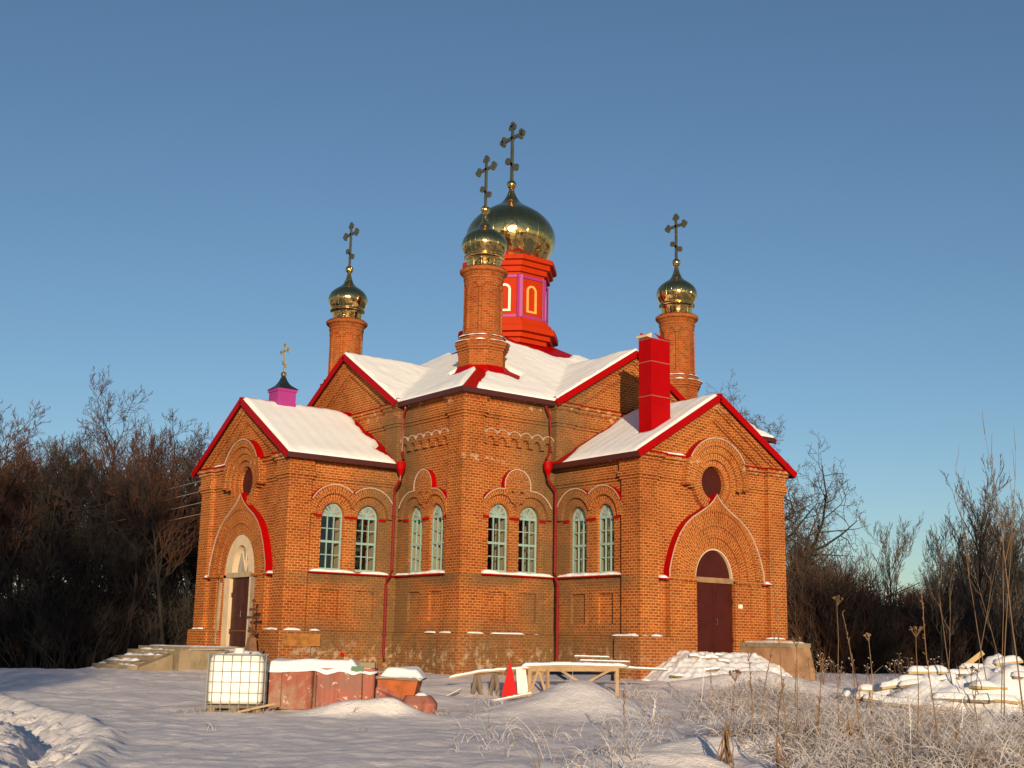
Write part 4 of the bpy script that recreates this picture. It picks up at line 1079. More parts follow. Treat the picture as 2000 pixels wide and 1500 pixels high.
# ---- iron cross beside the left door
ic = empty('iron_cross', (-14.25, -3.05, .0)); tag(ic, 'rusty forged iron cross leaning beside the left porch door', 'cross')
m = MB()
m.tube([(0, 0, -.3), (.02, .03, .9), (.03, .05, 2.35)], [.05, .045, .03], IRON, 8)
for z, w_, s0 in ((1.75, .42, 0), (2.05, .22, 0), (1.25, .26, -.12)):
    m.tube([(.03, .05-w_, z+s0), (.03, .05+w_, z-s0)], .045, IRON, 8)
    for sg in (-1, 1):
        m.lathe([(0.001, z-sg*s0*0-.075), (.075, z), (0.001, z+.075)], IRON, 10, c=(.03, .05+sg*w_))
m.lathe([(.001, 2.3), (.08, 2.38), (.001, 2.47)], IRON, 10, c=(.03, .05))
m.build('cross_bars', ic)
m = MB(); m.hexa([(-.3, -.28, -.5), (.3, -.28, -.5), (.3, .3, -.5), (-.3, .3, -.5)], [(-.10, -.12, 1.0), (.12, -.12, 1.0), (.12, .12, 1.0), (-.10, .12, 1.0)], mat_plain('brown_stone', (.20, .10, .05), .9, 0, .4, 4, .6, 6)); m.build('stone_stump', ic)
m = MB(); m.tube([(-.75, -.55, .15), (-.4, -.5, .05), (0, -.4, .1), (.35, -.35, .55)], .035, IRON, 8); m.build('scroll', ic)

# ---- right porch: cheek wall and snow covered rubble steps
cw = empty('concrete_parapet', (1.8, -14.7, -.3)); tag(cw, 'stained concrete cheek wall right of the right porch door, snow along its top', 'wall')
mb = MB(); mb.hexa([(1.25, -16.55, -.9), (2.3, -16.55, -.9), (2.3, -13.50, -.9), (1.25, -13.50, -.9)], [(1.25, -16.05, 1.12), (2.3, -16.05, 1.12), (2.3, -13.50, 1.15), (1.25, -13.50, 1.15)], mat_plain('pink_stained_plaster', (.36, .20, .11), .95, 0, .45, 1.3, .6, 5, (.62, .60, .50)))
rel(mb.build('wall_body', cw), cw)
mb = MB(); mb.hexa([(1.20, -16.08, 1.0), (2.35, -16.08, 1.0), (2.35, -13.52, 1.0), (1.20, -13.52, 1.0)], [(1.20, -16.08, 1.16), (2.35, -16.08, 1.16), (2.35, -13.52, 1.17), (1.20, -13.52, 1.17)], STONE)
rel(mb.build('coping', cw), cw)
rel(snow_cap(cw, 1.25, 2.3, -16.0, -13.6, 1.165, .09, 4, 'snow_cap', .03), cw)

rub = empty('rubble_steps', (-1.5, -15.5, -.3)); tag(rub, 'heap of broken steps and boards buried in lumpy snow before the right porch door', 'rubble heap')
def rub_h(x, y):
    d = -13.5-y                      # distance from wall
    a = .62*(1-smooth(.5, 4.0, d))-.72*smooth(1.0, 4.3, d)
    side = smooth(-5.4, -1.9, x+.25*d)*smooth(1.9, .9, x-.15*d)
    base = -.75+(a+.75)*side
    rid = .16*abs(noise.noise(Vector((x*1.3+y*.8, (y-x*.25)*3.2, 2))))+.07*abs(noise.noise(Vector((x*4, y*6, 5))))
    t_ = (base+rid*.7*side)/.17; fl = math.floor(t_); t_ = fl+smooth(.35, .85, t_-fl)
    return (t_*.17*.5+(base+rid)*.5)*side+base*(1-side)+rid*side*.5+.04
rel(heap('snow_mass', rub, rub_h, -6.4, 1.5, -18.2, -13.45, .075, SNOWL), rub)
r = random.Random(5)
for i in range(20):
    x = r.uniform(-4.4, .9); y = -13.9-r.random()**.8*3.4; z = rub_h(x, y)+.02; L = r.uniform(.25, .7); a = r.uniform(-.5, .5)-.45; t = r.uniform(-.15, .15)
    p = Vector((x, y, z)); d = Vector((math.cos(a), math.sin(a), t))*L/2; mb = MB()
    mb.beam(p-d, p+d, r.uniform(.12, .3), .07, STONE if i % 3 else WOODG)
    mb.beam(p-d*.95+Vector((0, 0, .06)), p+d*.95+Vector((0, 0, .065)), .16, .06, SNOWL)
    rel(mb.build('slab', rub), rub)

# ---- caged plastic tank
def rrect(a, b, r_, n=5):
    P_ = []
    for cx, cy, a0 in ((a-r_, b-r_, 0), (-a+r_, b-r_, 90), (-a+r_, -b+r_, 180), (a-r_, -b+r_, 270)):
        P_ += [(cx+r_*math.cos(math.radians(a0+90*i/n)), cy+r_*math.sin(math.radians(a0+90*i/n))) for i in range(n+1)]
    return P_
def loft(mb, secs, m):
    for (P0, z0), (P1, z1) in zip(secs, secs[1:]):
        n = len(P0)
        for i in range(n):
            j = (i+1) % n; mb.face([(*P0[i], z0), (*P0[j], z0), (*P1[j], z1), (*P1[i], z1)], m)
    mb.face([(*p, secs[0][1]) for p in secs[0][0]][::-1], m); mb.face([(*p, secs[-1][1]) for p in secs[-1][0]], m)
FA = math.atan2(-FX, FY)             # heading of image-right
tx, ty = -21.45, -17.2
tk = empty('caged_tank', (tx, ty, gz(tx, ty)-.03), FA+.13); tag(tk, 'white plastic liquid tank in a galvanised wire cage, standing in the snow', 'tank')
m = MB(); a, b = .66, .55; loft(m, [(rrect(a-.06, b-.06, .12), .22), (rrect(a, b, .14), .30), (rrect(a+.01, b+.01, .14), .75), (rrect(a, b, .14), 1.28), (rrect(a-.05, b-.05, .13), 1.40), (rrect(a-.20, b-.18, .10), 1.46)], PLST)
m.build('tank_body', tk, smooth=False)
m = MB()
for z in (.24, .50, .76, 1.02, 1.26, 1.43):
    P_ = rrect(a+.035, b+.035, .14, 3); m.tube([(*p, z) for p in P_+[P_[0]]], .012, STEEL, 6, cap=False)
for k in range(6):
    x = -a+.10+(2*a-.2)*k/5
    for sy in (-1, 1): m.tube([(x, sy*(b+.05), .02), (x, sy*(b+.05), 1.44)], .011, STEEL, 6)
for k in range(5):
    y = -b+.1+(2*b-.2)*k/4
    for sx in (-1, 1): m.tube([(sx*(a+.05), y, .02), (sx*(a+.05), y, 1.44)], .011, STEEL, 6)
for x in (-.3, .3): m.tube([(x, -b-.04, 1.43), (x, -b+.1, 1.47), (x, b-.1, 1.47), (x, b+.04, 1.43)], .02, STEEL, 6)
m.mats = [mat_plain('cage_steel', (.40, .38, .33), .5, .4, .15, 3)]; m.build('cage', tk)
m = MB()
for x in (-.55, 0, .55): m.box((x-.09, -b-.03, .0), (x+.09, b+.03, .13), WOODG)
m.box((-a-.02, -b-.03, .13), (a+.02, b+.03, .20), WOODG); m.build('pallet', tk)
m = MB(); m.lathe([(0.001, 1.58), (.12, 1.58), (.13, 1.46), (.13, 1.40)], PLST, 16); m.build('filler_cap', tk)
snow_cap(tk, -.25, .62, -.1, .5, 1.44, .14, 3, 'snow_cap', 0)
m = MB(); m.beam((.1, -.75, .05), (1.0, -.7, .26), .09, .05, WOOD); m.build('stick', tk)

# ---- rusty red casing with snow on top
bx_, by_ = unsl(33.6, (643-1000)*33.6/2472)
rb = empty('red_casing', (bx_, by_, gz(bx_, by_)-.05), FA+.04); tag(rb, 'long rusty red metal casing with a thick snow cover, right of the white caged tank', 'metal casing')
m = MB(); a, b = 1.42, .68
loft(m, [([(x-.80, y) for x, y in rrect(.62, b, .16)], 0), ([(x-.80, y) for x, y in rrect(.62, b, .16)], .55), ([(x-.80, y) for x, y in rrect(.63, b, .16)], 1.0), ([(x-.80, y) for x, y in rrect(.57, b-.06, .15)], 1.06)], RUSTW); loft(m, [([(x+.62, y+.02) for x, y in rrect(.79, b, .06)], 0), ([(x+.63, y+.0) for x, y in rrect(.79, b, .06)], 1.04)], RUST); m.build('casing_body', rb)
for xa, xb in ((-.10, -.07), (a-.34, a-.30), (-.98, -.965)):
    m = MB(); m.box((xa, -b-.018, .02), (xb, -b+.01, 1.0), IRON); m.build('seam_strip', rb)
m = MB(); m.box((.80, -b-.03, .98), (1.12, -b+.25, 1.10), mat_plain('green_tin', (.06, .16, .08), .6)); m.build('green_tin_sheet', rb)
m = MB(); m.box((1.0, -b+.05, 1.06), (1.40, -b+.4, 1.20), STONE); m.build('concrete_brick', rb)
def f1(x, y):
    e = min(a+.06-abs(x), b+.08-abs(y)); k = smooth(0, .25, e); return 1.04-.12*(1-k)*(1+nz(x*3, y*3, 1, 2))+.20*(k**.6)*(1+.25*nz(x*1.5, y*1.5, 1, 6))*(1 if x < .75 else smooth(1.0, .75, x)+.25)
heap('snow_cap', rb, f1, -a-.06, a+.06, -b-.08, b+.08, .06, SNOWL)
m = MB(); m.hexa([(-a-.05, -b+.1, .1), (-a+.12, -b-.02, .1), (-a+.12, b, .1), (-a-.05, b, .1)], [(-a-.06, -b+.12, 1.0), (-a+.10, -b-.02, 1.02), (-a+.10, b, 1.06), (-a-.06, b, 1.0)], TARP); m.build('blue_tarp', rb)

ox, oy = unsl(33.3, (800-1000)*33.3/2472)
ob = empty('broken_block', (ox, oy, gz(ox, oy)-.05), FA-.05); tag(ob, 'broken orange brick block with snow lid, just right of the rusty red casing', 'brick block')
m = MB(); m.hexa([(-.55, -.45, 0), (.25, -.45, 0), (.25, .5, 0), (-.55, .5, 0)], [(-.60, -.50, .98), (.46, -.50, .92), (.48, .5, .95), (-.60, .5, 1.0)], RUST2); m.build('brick_body', ob)
m = MB(); m.hexa([(-.64, -.60, .86), (.54, -.58, .82), (.55, .55, .85), (-.64, .55, .9)], [(-.64, -.58, .93), (.54, -.56, .89), (.55, .55, .95), (-.64, .55, .96)], WOODG); m.build('lid', ob)
heap('snow_cap', ob, lambda x, y: .90+.24*smooth(0, .3, min(.62-abs(x), .62-abs(y)))*(1+.3*nz(x*2, y*2, 1, 4))-.10*max(0, nz(x*5, 1, 1, 8))*smooth(.4, .6, -y), -.62, .62, -.62, .62, .05, SNOWL)
m = MB(); m.hexa([(-.60, -.80, .0), (.25, -1.15, .0), (.45, -.55, .0), (-.55, -.50, .0)], [(-.62, -.62, .62), (.10, -.95, .22), (.35, -.60, .25), (-.55, -.52, .75)], RUST); m.build('leaning_slab', ob)
m = MB(); loft(m, [([(x*1.0+.55, y-.62) for x, y in rrect(.40, .36, .2)], 0), ([(x+.52, y-.60) for x, y in rrect(.44, .38, .22)], .28), ([(x+.47, y-.55) for x, y in rrect(.33, .28, .2)], .46)], RUST); m.build('tumbled_lump', ob)
heap('lump_snow', ob, lambda x, y: .30+.24*smooth(0, .3, min(.34-abs(x-.55), .34-abs(y+.45)))*(1+.3*nz(x*2, y*2, 1, 14)), .21, .89, -.79, -.11, .05, SNOWL)

# ---- trestles, boards, red triangle
def U(u, s): return unsl(s, (u-1000)*s/2472.0)
def Zp(u, v, s): return 1-(v-(1254.5+.019*(u-1000)))/2472.0*s
def pt(u, v, s): x, y = U(u, s); return Vector((x, y, Zp(u, v, s)))
def trestle(name, label, u0, u1, s0, s1, vt, m, legs=2):
    x, y = U((u0+u1)/2, (s0+s1)/2); o = empty(name, (x, y, gz(x, y))); tag(o, label, 'trestle', 'timber trestles in front of the church')
    O = Vector(o.location)
    tb = MB(); tb.beam(pt(u0, vt, s0)-O, pt(u1, vt, s0)-O, .12, .12, m); tb.build('top_beam', o)
    tb = MB(); tb.beam(pt(u0, vt, s1)-O, pt(u1, vt, s1)-O, .12, .12, m); tb.build('top_beam', o)
    for u in (u0+3, u1-3):
        for s, ds in ((s0, -.25), (s1, .25)):
            for du in ((-1, 1) if legs == 2 else (0,)):
                a_ = pt(u, vt, s); e_ = U(u+du*9, s+ds); l = MB(); l.beam(a_-O, Vector((e_[0], e_[1], gz(*e_)-.1))-O, .10, .09, m); l.build('leg', o)
    return o, O
o, O = trestle('trestle', 'small grey weathered trestle left of the red triangle', 940, 980, 38.4, 38.9, 1312, WOODG)
o, O = trestle('trestle', 'long pale timber trestle table right of the red triangle, braced with diagonals', 1042, 1218, 38.2, 39.2, 1306, WOOD, 1)
for (ua, va, ub, vb, s) in ((1105, 1308, 1150, 1335, 38.1), (1200, 1308, 1130, 1345, 38.15), (1048, 1345, 1062, 1306, 38.1), (1062, 1306, 1076, 1350, 38.3), (1080, 1306, 1080, 1350, 38.1)):
    l = MB(); l.beam(pt(ua, va, s)-O, pt(ub, vb, s)-O, .07, .07, WOOD); l.build('brace', o)
l = MB(); l.hexa([pt(1075, 1325, 39)-O, pt(1210, 1328, 39)-O, pt(1210, 1328, 39.6)-O, pt(1075, 1325, 39.6)-O], [pt(1080, 1310, 39)-O, pt(1205, 1312, 39)-O, pt(1205, 1312, 39.5)-O, pt(1080, 1310, 39.5)-O], TARP); l.build('blue_bundle', o)
def board(label, pts_, s, w_, th, m, snow_h, group='snowy boards laid on the trestles'):
    P_ = [pt(u, v, s) for u, v in pts_]; c = sum(P_, Vector())/len(P_); o = empty('board', c); tag(o, label, 'board', group)
    mb = MB(); sn = MB(); F_ = Vector((FX, FY, 0))
    for a_, b_ in zip(P_, P_[1:]):
        mb.beam(a_-c, b_-c, w_, th, m)
    mb.build('plank', o)
    N_ = 40; L_ = []
    for i in range(N_+1):
        t = i/N_*(len(P_)-1); k = min(int(t), len(P_)-2); q = P_[k].lerp(P_[k+1], t-k)-c; e = min(1, min(i, N_-i)/1.5)
        h = snow_h*(.7+.6*abs(nz(i*.35, s, 1, 3)))*e
        z = Vector((0, 0, 1)); b0 = q+z*(th/2-.005)
        L_.append([b0-F_*(w_/2+.02), b0-F_*(w_/2+.02)+z*h*.7, b0-F_*(w_*.25)+z*h, b0+F_*(w_*.25)+z*h, b0+F_*(w_/2)+z*h*.6, b0+F_*(w_/2)])
    for a_, b_ in zip(L_, L_[1:]):
        for k in range(5): sn.face([a_[k], b_[k], b_[k+1], a_[k+1]], SNOWL)
    sn.build('board_snow', o, smooth=True); return o
board('long snow-covered board rising from the ground to the long trestle', [(888, 1323), (950, 1311), (1045, 1304)], 38.3, .30, .05, WOOD, .07)
board('wide snow-covered board lying along the top of the long trestle', [(1028, 1301), (1110, 1299), (1235, 1302)], 38.8, .75, .07, WOOD, .11)
board('snow-covered board reaching right from the trestle towards the rubble heap', [(1200, 1303), (1312, 1308)], 39.3, .25, .05, WOODG, .06)
board('pale board lying low in the snow in front of the red triangle', [(968, 1368), (1050, 1352)], 36.6, .16, .05, WOOD, .05, None)
board('dark broken board poking out of the snow left of the small trestle', [(880, 1360), (912, 1344)], 37.4, .16, .05, WOODG, .02, None)
for i, (u0_, v0_, u1_, v1_, lb) in enumerate(((1130, 1282, 1200, 1284, 'upper thin snowy plank lying against the church plinth'), (1140, 1290, 1240, 1293, 'lower thin snowy plank lying against the church plinth'))):
    board(lb, [(u0_, v0_), (u1_, v1_)], 44.0-i*.4, .3, .05, WOODG, .05, 'planks stacked by the plinth')
wp = empty('foam_panel', pt(1036, 1345, 38.0)); tag(wp, 'white insulation panel standing upright behind the red triangle', 'panel'); O = Vector(wp.location)
m = MB(); m.hexa([pt(1022, 1352, 37.9)-O, pt(1044, 1352, 38.0)-O, pt(1044, 1352, 38.1)-O, pt(1022, 1352, 38.0)-O], [pt(1018, 1302, 38.1)-O, pt(1036, 1302, 38.2)-O, pt(1036, 1302, 38.3)-O, pt(1018, 1302, 38.2)-O], PLST); m.build('panel_sheet', wp)
tr = empty('red_triangle', pt(1010, 1360, 37.2)); tag(tr, 'bright red sheet-metal triangle standing on end in the snow', 'metal triangle'); O = Vector(tr.location)
m = MB(); q0 = [pt(990, 1358, 37.2)-O, pt(1022, 1352, 37.2)-O, pt(1006, 1288, 37.3)-O]; q1 = [p+Vector((FX, FY, 0))*.03 for p in q0]
m.face(q0, REDSIGN); m.face(q1[::-1], REDSIGN)
for i in range(3): j = (i+1) % 3; m.face([q0[i], q1[i], q1[j], q0[j]], REDSIGN)
m.build('sheet', tr)
m = MB(); m.beam(q0[2]+Vector((FX, FY, 0))*.06, pt(1012, 1365, 38.0)-O, .05, .05, WOODG); m.build('prop', tr)

# ---- snowy timber pile at the right
TANW = mat_plain("yellow_plank", (.46, .33, .15), .85, 0, .3, 2)
wpile = empty('timber_pile', (-1.9, -24.9, gz(-1.9, -24.9))); tag(wpile, 'big heap of yellowish planks and slabs under thick snow at the right edge', 'timber pile'); O = Vector(wpile.location)
r = random.Random(11)
def pile_h(l, s): return (.62*math.exp(-((l-12.0)/1.2)**2)+1.05*math.exp(-((l-15.0)/2.0)**2))*math.exp(-((s-37.0)/1.8)**4)
heap('snow_mass', wpile, lambda x, y: (lambda sl: G(x+O.x, y+O.y)-.05-O.z+pile_h(sl[1], sl[0])*1.22*(1+.35*nz(x*1.4, y*1.4, 1, 3))+.22*abs(nz(x*2.2, y*2.2, 1, 5))*min(1, pile_h(sl[1], sl[0])*3))(sl_(x+O.x, y+O.y)), -5, 5.5, -5.5, 5, .12, SNOWL)
for i in range(34):
    l = r.uniform(10.6, 17.5); s = r.uniform(35.0, 38.4); x, y = unsl(s, l); L = r.uniform(.7, 1.9); a_ = FA+r.uniform(-.5, .35)
    z = G(x, y)+.04+pile_h(l, s)*r.uniform(1.0, 1.22); t = r.uniform(-.12, .16); d = Vector((math.cos(a_), math.sin(a_), t))*L/2; c = Vector((x, y, z))-O
    mb = MB(); w_ = r.uniform(.15, .45); mb.beam(c-d, c+d, w_, .08, (TANW if i % 3 else WOODG)); pk = mb.build('plank', wpile)
    def sf(x_, y_, L=L, w_=w_, sd=i):
        e = min(L/2+.02-abs(x_), w_/2+.03-abs(y_)); return .02+.17*(smooth(-.01, .15, e)**.6)*(1+.4*nz(x_*2, sd, 1, 1))
    sn = heap('plank_snow', pk, sf, -L/2-.02, L/2+.02, -w_/2-.03, w_/2+.03, .08, SNOWL); sn.rotation_euler = Vector((d.x, d.y, d.z)).to_track_quat('X', 'Z').to_euler(); sn.location = c
m = MB(); q = Vector(unsl(37.4, 13.6)+(0.72,))-O; m.beam(q+Vector((-.15, .15, -.25)), q+Vector((.25, -.35, .25)), .16, .14, TANW); m.build('upturned_log', wpile)

# ---- overhead wires running off to the left
for k, (z, zz) in enumerate(((7.72, 9.2), (7.25, 8.8), (6.75, 8.4), (6.25, 8.0))):
    A_ = Vector((-DD+.1, AH+.02, z)); B_ = Vector((-24, 62, zz)); m = MB()
    P_ = [A_.lerp(B_, t/16)-Vector((0, 0, 1.6*4*(t/16)*(1-t/16)))-A_ for t in range(17)]
    m.tube(P_, .016, WIRE, 5); o = m.build('power_line', loc=A_)
    tag(o, ['topmost', 'second from the top', 'third from the top', 'lowest'][k]+' of four wires from left porch to wood', 'wire', 'wires at the left porch')

# ================================================================== TREES
def seg_mesh(name, segs, m, sides=4):
    A_ = np.array([s[0] for s in segs], float); B_ = np.array([s[1] for s in segs], float); ra = np.array([s[2] for s in segs]); rb_ = np.array([s[3] for s in segs])
    d = B_-A_; L = np.linalg.norm(d, axis=1, keepdims=True); d = d/np.maximum(L, 1e-9)
    h = np.where(np.abs(d[:, 2:3]) > .9, np.array([[1., 0, 0]]), np.array([[0, 0, 1.]])); u = np.cross(d, h); u /= np.linalg.norm(u, axis=1, keepdims=True); v = np.cross(d, u)
    n = len(segs); V = np.zeros((n, 2, sides, 3))
    for k in range(sides):
        c = math.cos(2*PI*k/sides); s_ = math.sin(2*PI*k/sides); o = u*c+v*s_
        V[:, 0, k] = A_+o*ra[:, None]; V[:, 1, k] = B_+o*rb_[:, None]
    V = V.reshape(-1, 3); base = (np.arange(n)*2*sides)[:, None, None]
    F_ = np.array([[k, (k+1) % sides, sides+(k+1) % sides, sides+k] for k in range(sides)])[None]+base
    F_ = F_.reshape(-1, 4); me = bpy.data.meshes.new(name)
    me.vertices.add(len(V)); me.vertices.foreach_set('co', V.ravel()); me.loops.add(F_.size); me.loops.foreach_set('vertex_index', F_.ravel().astype(np.int32))
    me.polygons.add(len(F_)); me.polygons.foreach_set('loop_start', np.arange(0, F_.size, 4, dtype=np.int32)); me.polygons.foreach_set('loop_total', np.full(len(F_), 4, np.int32))
    me.materials.append(m); me.update(); me.validate(); return me
def grow(seed, H, nlev, counts, lens, trunk_r, angle=(35, 60), up_=.25, crook=.18, fork=.30):
    r = random.Random(seed); S = [[] for _ in range(nlev+1)]
    def br(p, d, L, rad, lev):
        n = 6 if lev == 0 else (5 if lev == 1 else (4 if lev == 2 else 3)); sl = L/n; pts_ = [p]; dirs = [d]
        for i in range(n):
            d = (d+Vector((r.gauss(0, 1), r.gauss(0, 1), r.gauss(0, .6)))*crook*(1 if lev else .35)+Vector((0, 0, up_*(.5 if lev else .1)))).normalized()
            q = p+d*sl; r0 = rad*(1-.8*i/n); r1 = rad*(1-.8*(i+1)/n); S[lev].append((tuple(p), tuple(q), r0, r1)); p = q; pts_.append(p); dirs.append(d)
        if lev < nlev:
            c = counts[lev]; c = max(1, int(c*r.uniform(.8, 1.2)))
            for k in range(c):
                f_ = fork if lev == 0 else .15
                t = f_+(1-f_)*((k+r.random())/c); i = min(int(t*n), n-1); q = pts_[i].lerp(pts_[i+1], t*n-i); dd = dirs[i+1]
                az = r.uniform(0, 2*PI); a_ = math.radians(r.uniform(*angle)); o = dd.cross(Vector((math.cos(az), math.sin(az), .3)))
                if o.length < .01: continue
                o.normalize(); nd = (dd*math.cos(a_)+o*math.sin(a_)).normalized()
                br(q, nd, L*lens[lev]*r.uniform(.65, 1.2)*(1.15-.5*t if lev == 0 else 1-.3*t), rad*(1-.8*t)*.62+.004, lev+1)
    br(Vector((0, 0, -.5)), Vector((0, 0, 1)), H, trunk_r, 0); return S
def tree_proto(seed, H, twig_m, trunk_r=.18, counts=(18, 9, 6, 5), lens=(.42, .5, .5, .5), twig_r=.0125, **kw):
    S = grow(seed, H, 4, counts, lens, trunk_r, **kw)
    tr_ = seg_mesh('trunk', S[0]+S[1], BARK, 6)
    f_ = lambda L: [(a, b, max(x, twig_r), max(y, twig_r*.6)) for a, b, x, y in L]
    cr = seg_mesh('crown', f_(S[2]+S[3]+S[4]), twig_m, 3); return tr_, cr
def tree(proto, x, y, sc, rz, name='bare_tree', label=None, group=None, cat='tree', sink=0):
    z = gz(x, y); o = empty(name, (x, y, z-sink), rz); o.scale = (sc, sc, sc)
    for me, nm in zip(proto, ('trunk', 'crown')):
        c = bpy.data.objects.new(nm, me); scene.collection.objects.link(c); c.parent = o
    tag(o, label, cat, group); return o
PR = [tree_proto(s, 13.5, TWIG if s % 2 else TWIGG, .20, fork=.30) for s in (1, 2, 3, 4)]
PRM = [tree_proto(s, 12.5, TWIG, .16, (22, 10, 6, 5), fork=.40, angle=(20, 45), up_=.35) for s in (11, 13)]
VASE = tree_proto(21, 8.5, TWIGP, .10, (17, 8, 6, 4), (.55, .45, .45, .45), .012, angle=(25, 42), up_=.35, fork=.22, crook=.10)
PRS = tree_proto(25, 8.5, TWIGR, .10, (15, 8, 5, 4), (.5, .48, .45, .45), .013, angle=(25, 50), up_=.3, fork=.15)
OAK = tree_proto(32, 13, TWIGR, .34, (15, 11, 8, 5), (.62, .5, .48, .45), .014, angle=(50, 80), up_=.12, crook=.30, fork=.35)
LG = 'bare trees of the dark wood on the left'; LLB = 'bare tree in the dense dark wood left of the church'
r = random.Random(77)
def T_(u, s, proto, H, H0, label, group, name='bare_tree', rz=None):
    x, y = U(u, s); return tree(proto, x, y, H/H0, r.uniform(0, 6) if rz is None else rz, name, label, group)
T_(205, 66, PR[0], 12.6, 13.5, 'tallest bare tree in the middle of the left wood, its open top against the sky', LG)
T_(335, 68, PR[1], 12.0, 13.5, 'bare tree with rounded grey top in the left wood nearest the church', LG)
T_(12, 55, PR[2], 11.2, 13.5, 'tall bare tree at the very left edge with long upright twigs', LG)
for row, (s0, h, cnt) in enumerate(((57, 9.0, 8), (64, 9.8, 10), (72, 10.6, 10), (82, 11.6, 10), (95, 12.8, 9))):
    for k in range(cnt):
        u = -120+(545)*(k+r.uniform(.1, .9))/cnt; s = s0+r.uniform(-2.5, 2.5)
        if u > 365 and s < 70: continue
        P_ = r.choice(PR+PRM*2); T_(u, s, P_, h*r.uniform(.86, 1.04), 13.0, LLB, LG)
RG = 'bare trees of the wood on the right'; RLB = 'bare tree in the distant wood right of the church'
T_(1535, 84, OAK, 14.6, 13, 'spreading old bare tree half hidden behind the right porch gable', RG, rz=1.0)
T_(1757, 78, VASE, 7.6, 8.5, 'slim young tree with fan-shaped crown standing free against the sky', RG, rz=2.0)
T_(1915, 56, tree_proto(23, 9.5, TWIGR, .13, (16, 7, 5, 3), (.55, .48, .45, .45), .016, angle=(22, 40), up_=.4, fork=.18, crook=.12), 7.6, 9.5, 'tall many-stemmed bare tree at the right, above the timber pile', RG, rz=.5)
T_(1845, 66, VASE, 6.3, 8.5, 'second fan-shaped bare tree, between the free-standing one and the tall one', RG, rz=4.0)
T_(1985, 60, VASE, 7.2, 8.5, 'bare tree with fine upright twigs at the right edge', RG, rz=5.0)
for row, (s0, h, cnt) in enumerate(((88, 5.0, 10), (98, 6.2, 12), (112, 7.5, 14))):
    for k in range(cnt):
        u = 1560+(560)*(k+r.uniform(.1, .9))/cnt; s = s0+r.uniform(-3, 3)
        hh = h*(1.0 if u > 1830 else (.80 if u > 1700 else (1.35 if u < 1625 else 1.1))); T_(u, s, r.choice(PRM+PR[:2]), hh*r.uniform(.85, 1.1), 13.0, RLB, RG)
for k in range(10):
    u = 1835+190*(k+r.random())/10; s = r.uniform(62, 84)
    T_(u, s, r.choice((VASE, PRS)), r.uniform(5.4, 7.0)*s/62*(.80+.20*smooth(1830, 1960, u)), 8.5, 'pale brown bare tree in the soft mass at the right edge', RG)
# shrubs (shared meshes)
def shrub_mesh(seed, H, n, m, spread=1.0, tr_=.016):
    r_ = random.Random(seed); S = []
    for i in range(n):
        a_ = r_.uniform(0, 2*PI); q = r_.random()**.5*spread; p = Vector((q*math.cos(a_), q*math.sin(a_), -.2)); d = Vector((r_.gauss(0, .25), r_.gauss(0, .25), 1)).normalized(); L = H*r_.uniform(.45, 1.0); k = 5
        for j in range(k):
            d = (d+Vector((r_.gauss(0, .13), r_.gauss(0, .13), .02))).normalized(); t = p+d*L/k; S.append((tuple(p), tuple(t), tr_*(1.6-j*.22), tr_*(1.4-j*.22)))
            if j > 0:
                for _ in range(3):
                    dd = (d+Vector((r_.gauss(0, .5), r_.gauss(0, .5), r_.gauss(0, .3)))).normalized(); e = t+dd*L*.16; S.append((tuple(t), tuple(e), tr_*.8, tr_*.6))
                    d2 = (dd+Vector((r_.gauss(0, .5), r_.gauss(0, .5), .3))).normalized(); S.append((tuple(e), tuple(e+d2*L*.12), tr_*.6, tr_*.4))
            p = t
    return seg_mesh('leafless_shrub', S, m, 3)
SH = [shrub_mesh(1, 4.0, 90, DKT, 1.3), shrub_mesh(2, 4.0, 90, TWIGG, 1.4), shrub_mesh(3, 3.2, 110, DKT, 1.6)]
SHR = [shrub_mesh(4, 4.0, 80, TWIG, 1.3), shrub_mesh(5, 4.0, 80, TWIGR, 1.4), SH[0]]
def shrub(u, s, h, label, group):
    x, y = U(u, s); o = bpy.data.objects.new('leafless_shrub', r.choice(SH if u < 1000 else SHR)); scene.collection.objects.link(o); o.location = (x, y, gz(x, y)-.1); o.rotation_euler = (0, 0, r.uniform(0, 6)); k = h/4; o.scale = (k*1.15, k*1.15, k); tag(o, label, 'shrub', group)
for k in range(95):
    shrub(r.uniform(-60, 385), r.choice((58, 63, 68, 74, 80, 88))+r.uniform(-2, 2), r.uniform(2.2, 4.8), 'dark leafless shrub in the undergrowth of the left wood', 'shrubs under the left wood')
for k in range(105):
    u = r.uniform(1545, 2060); s = r.choice((72, 80, 88, 95))+r.uniform(-3, 3)
    h = (6.0 if u < 1610 else 4.8 if u < 1660 else (3.4 if u < 1790 else 4.6))*r.uniform(.75, 1.15)*s/84
    shrub(u, s, h, 'dark leafless shrub in the thicket right of the church', 'shrubs right of the church')

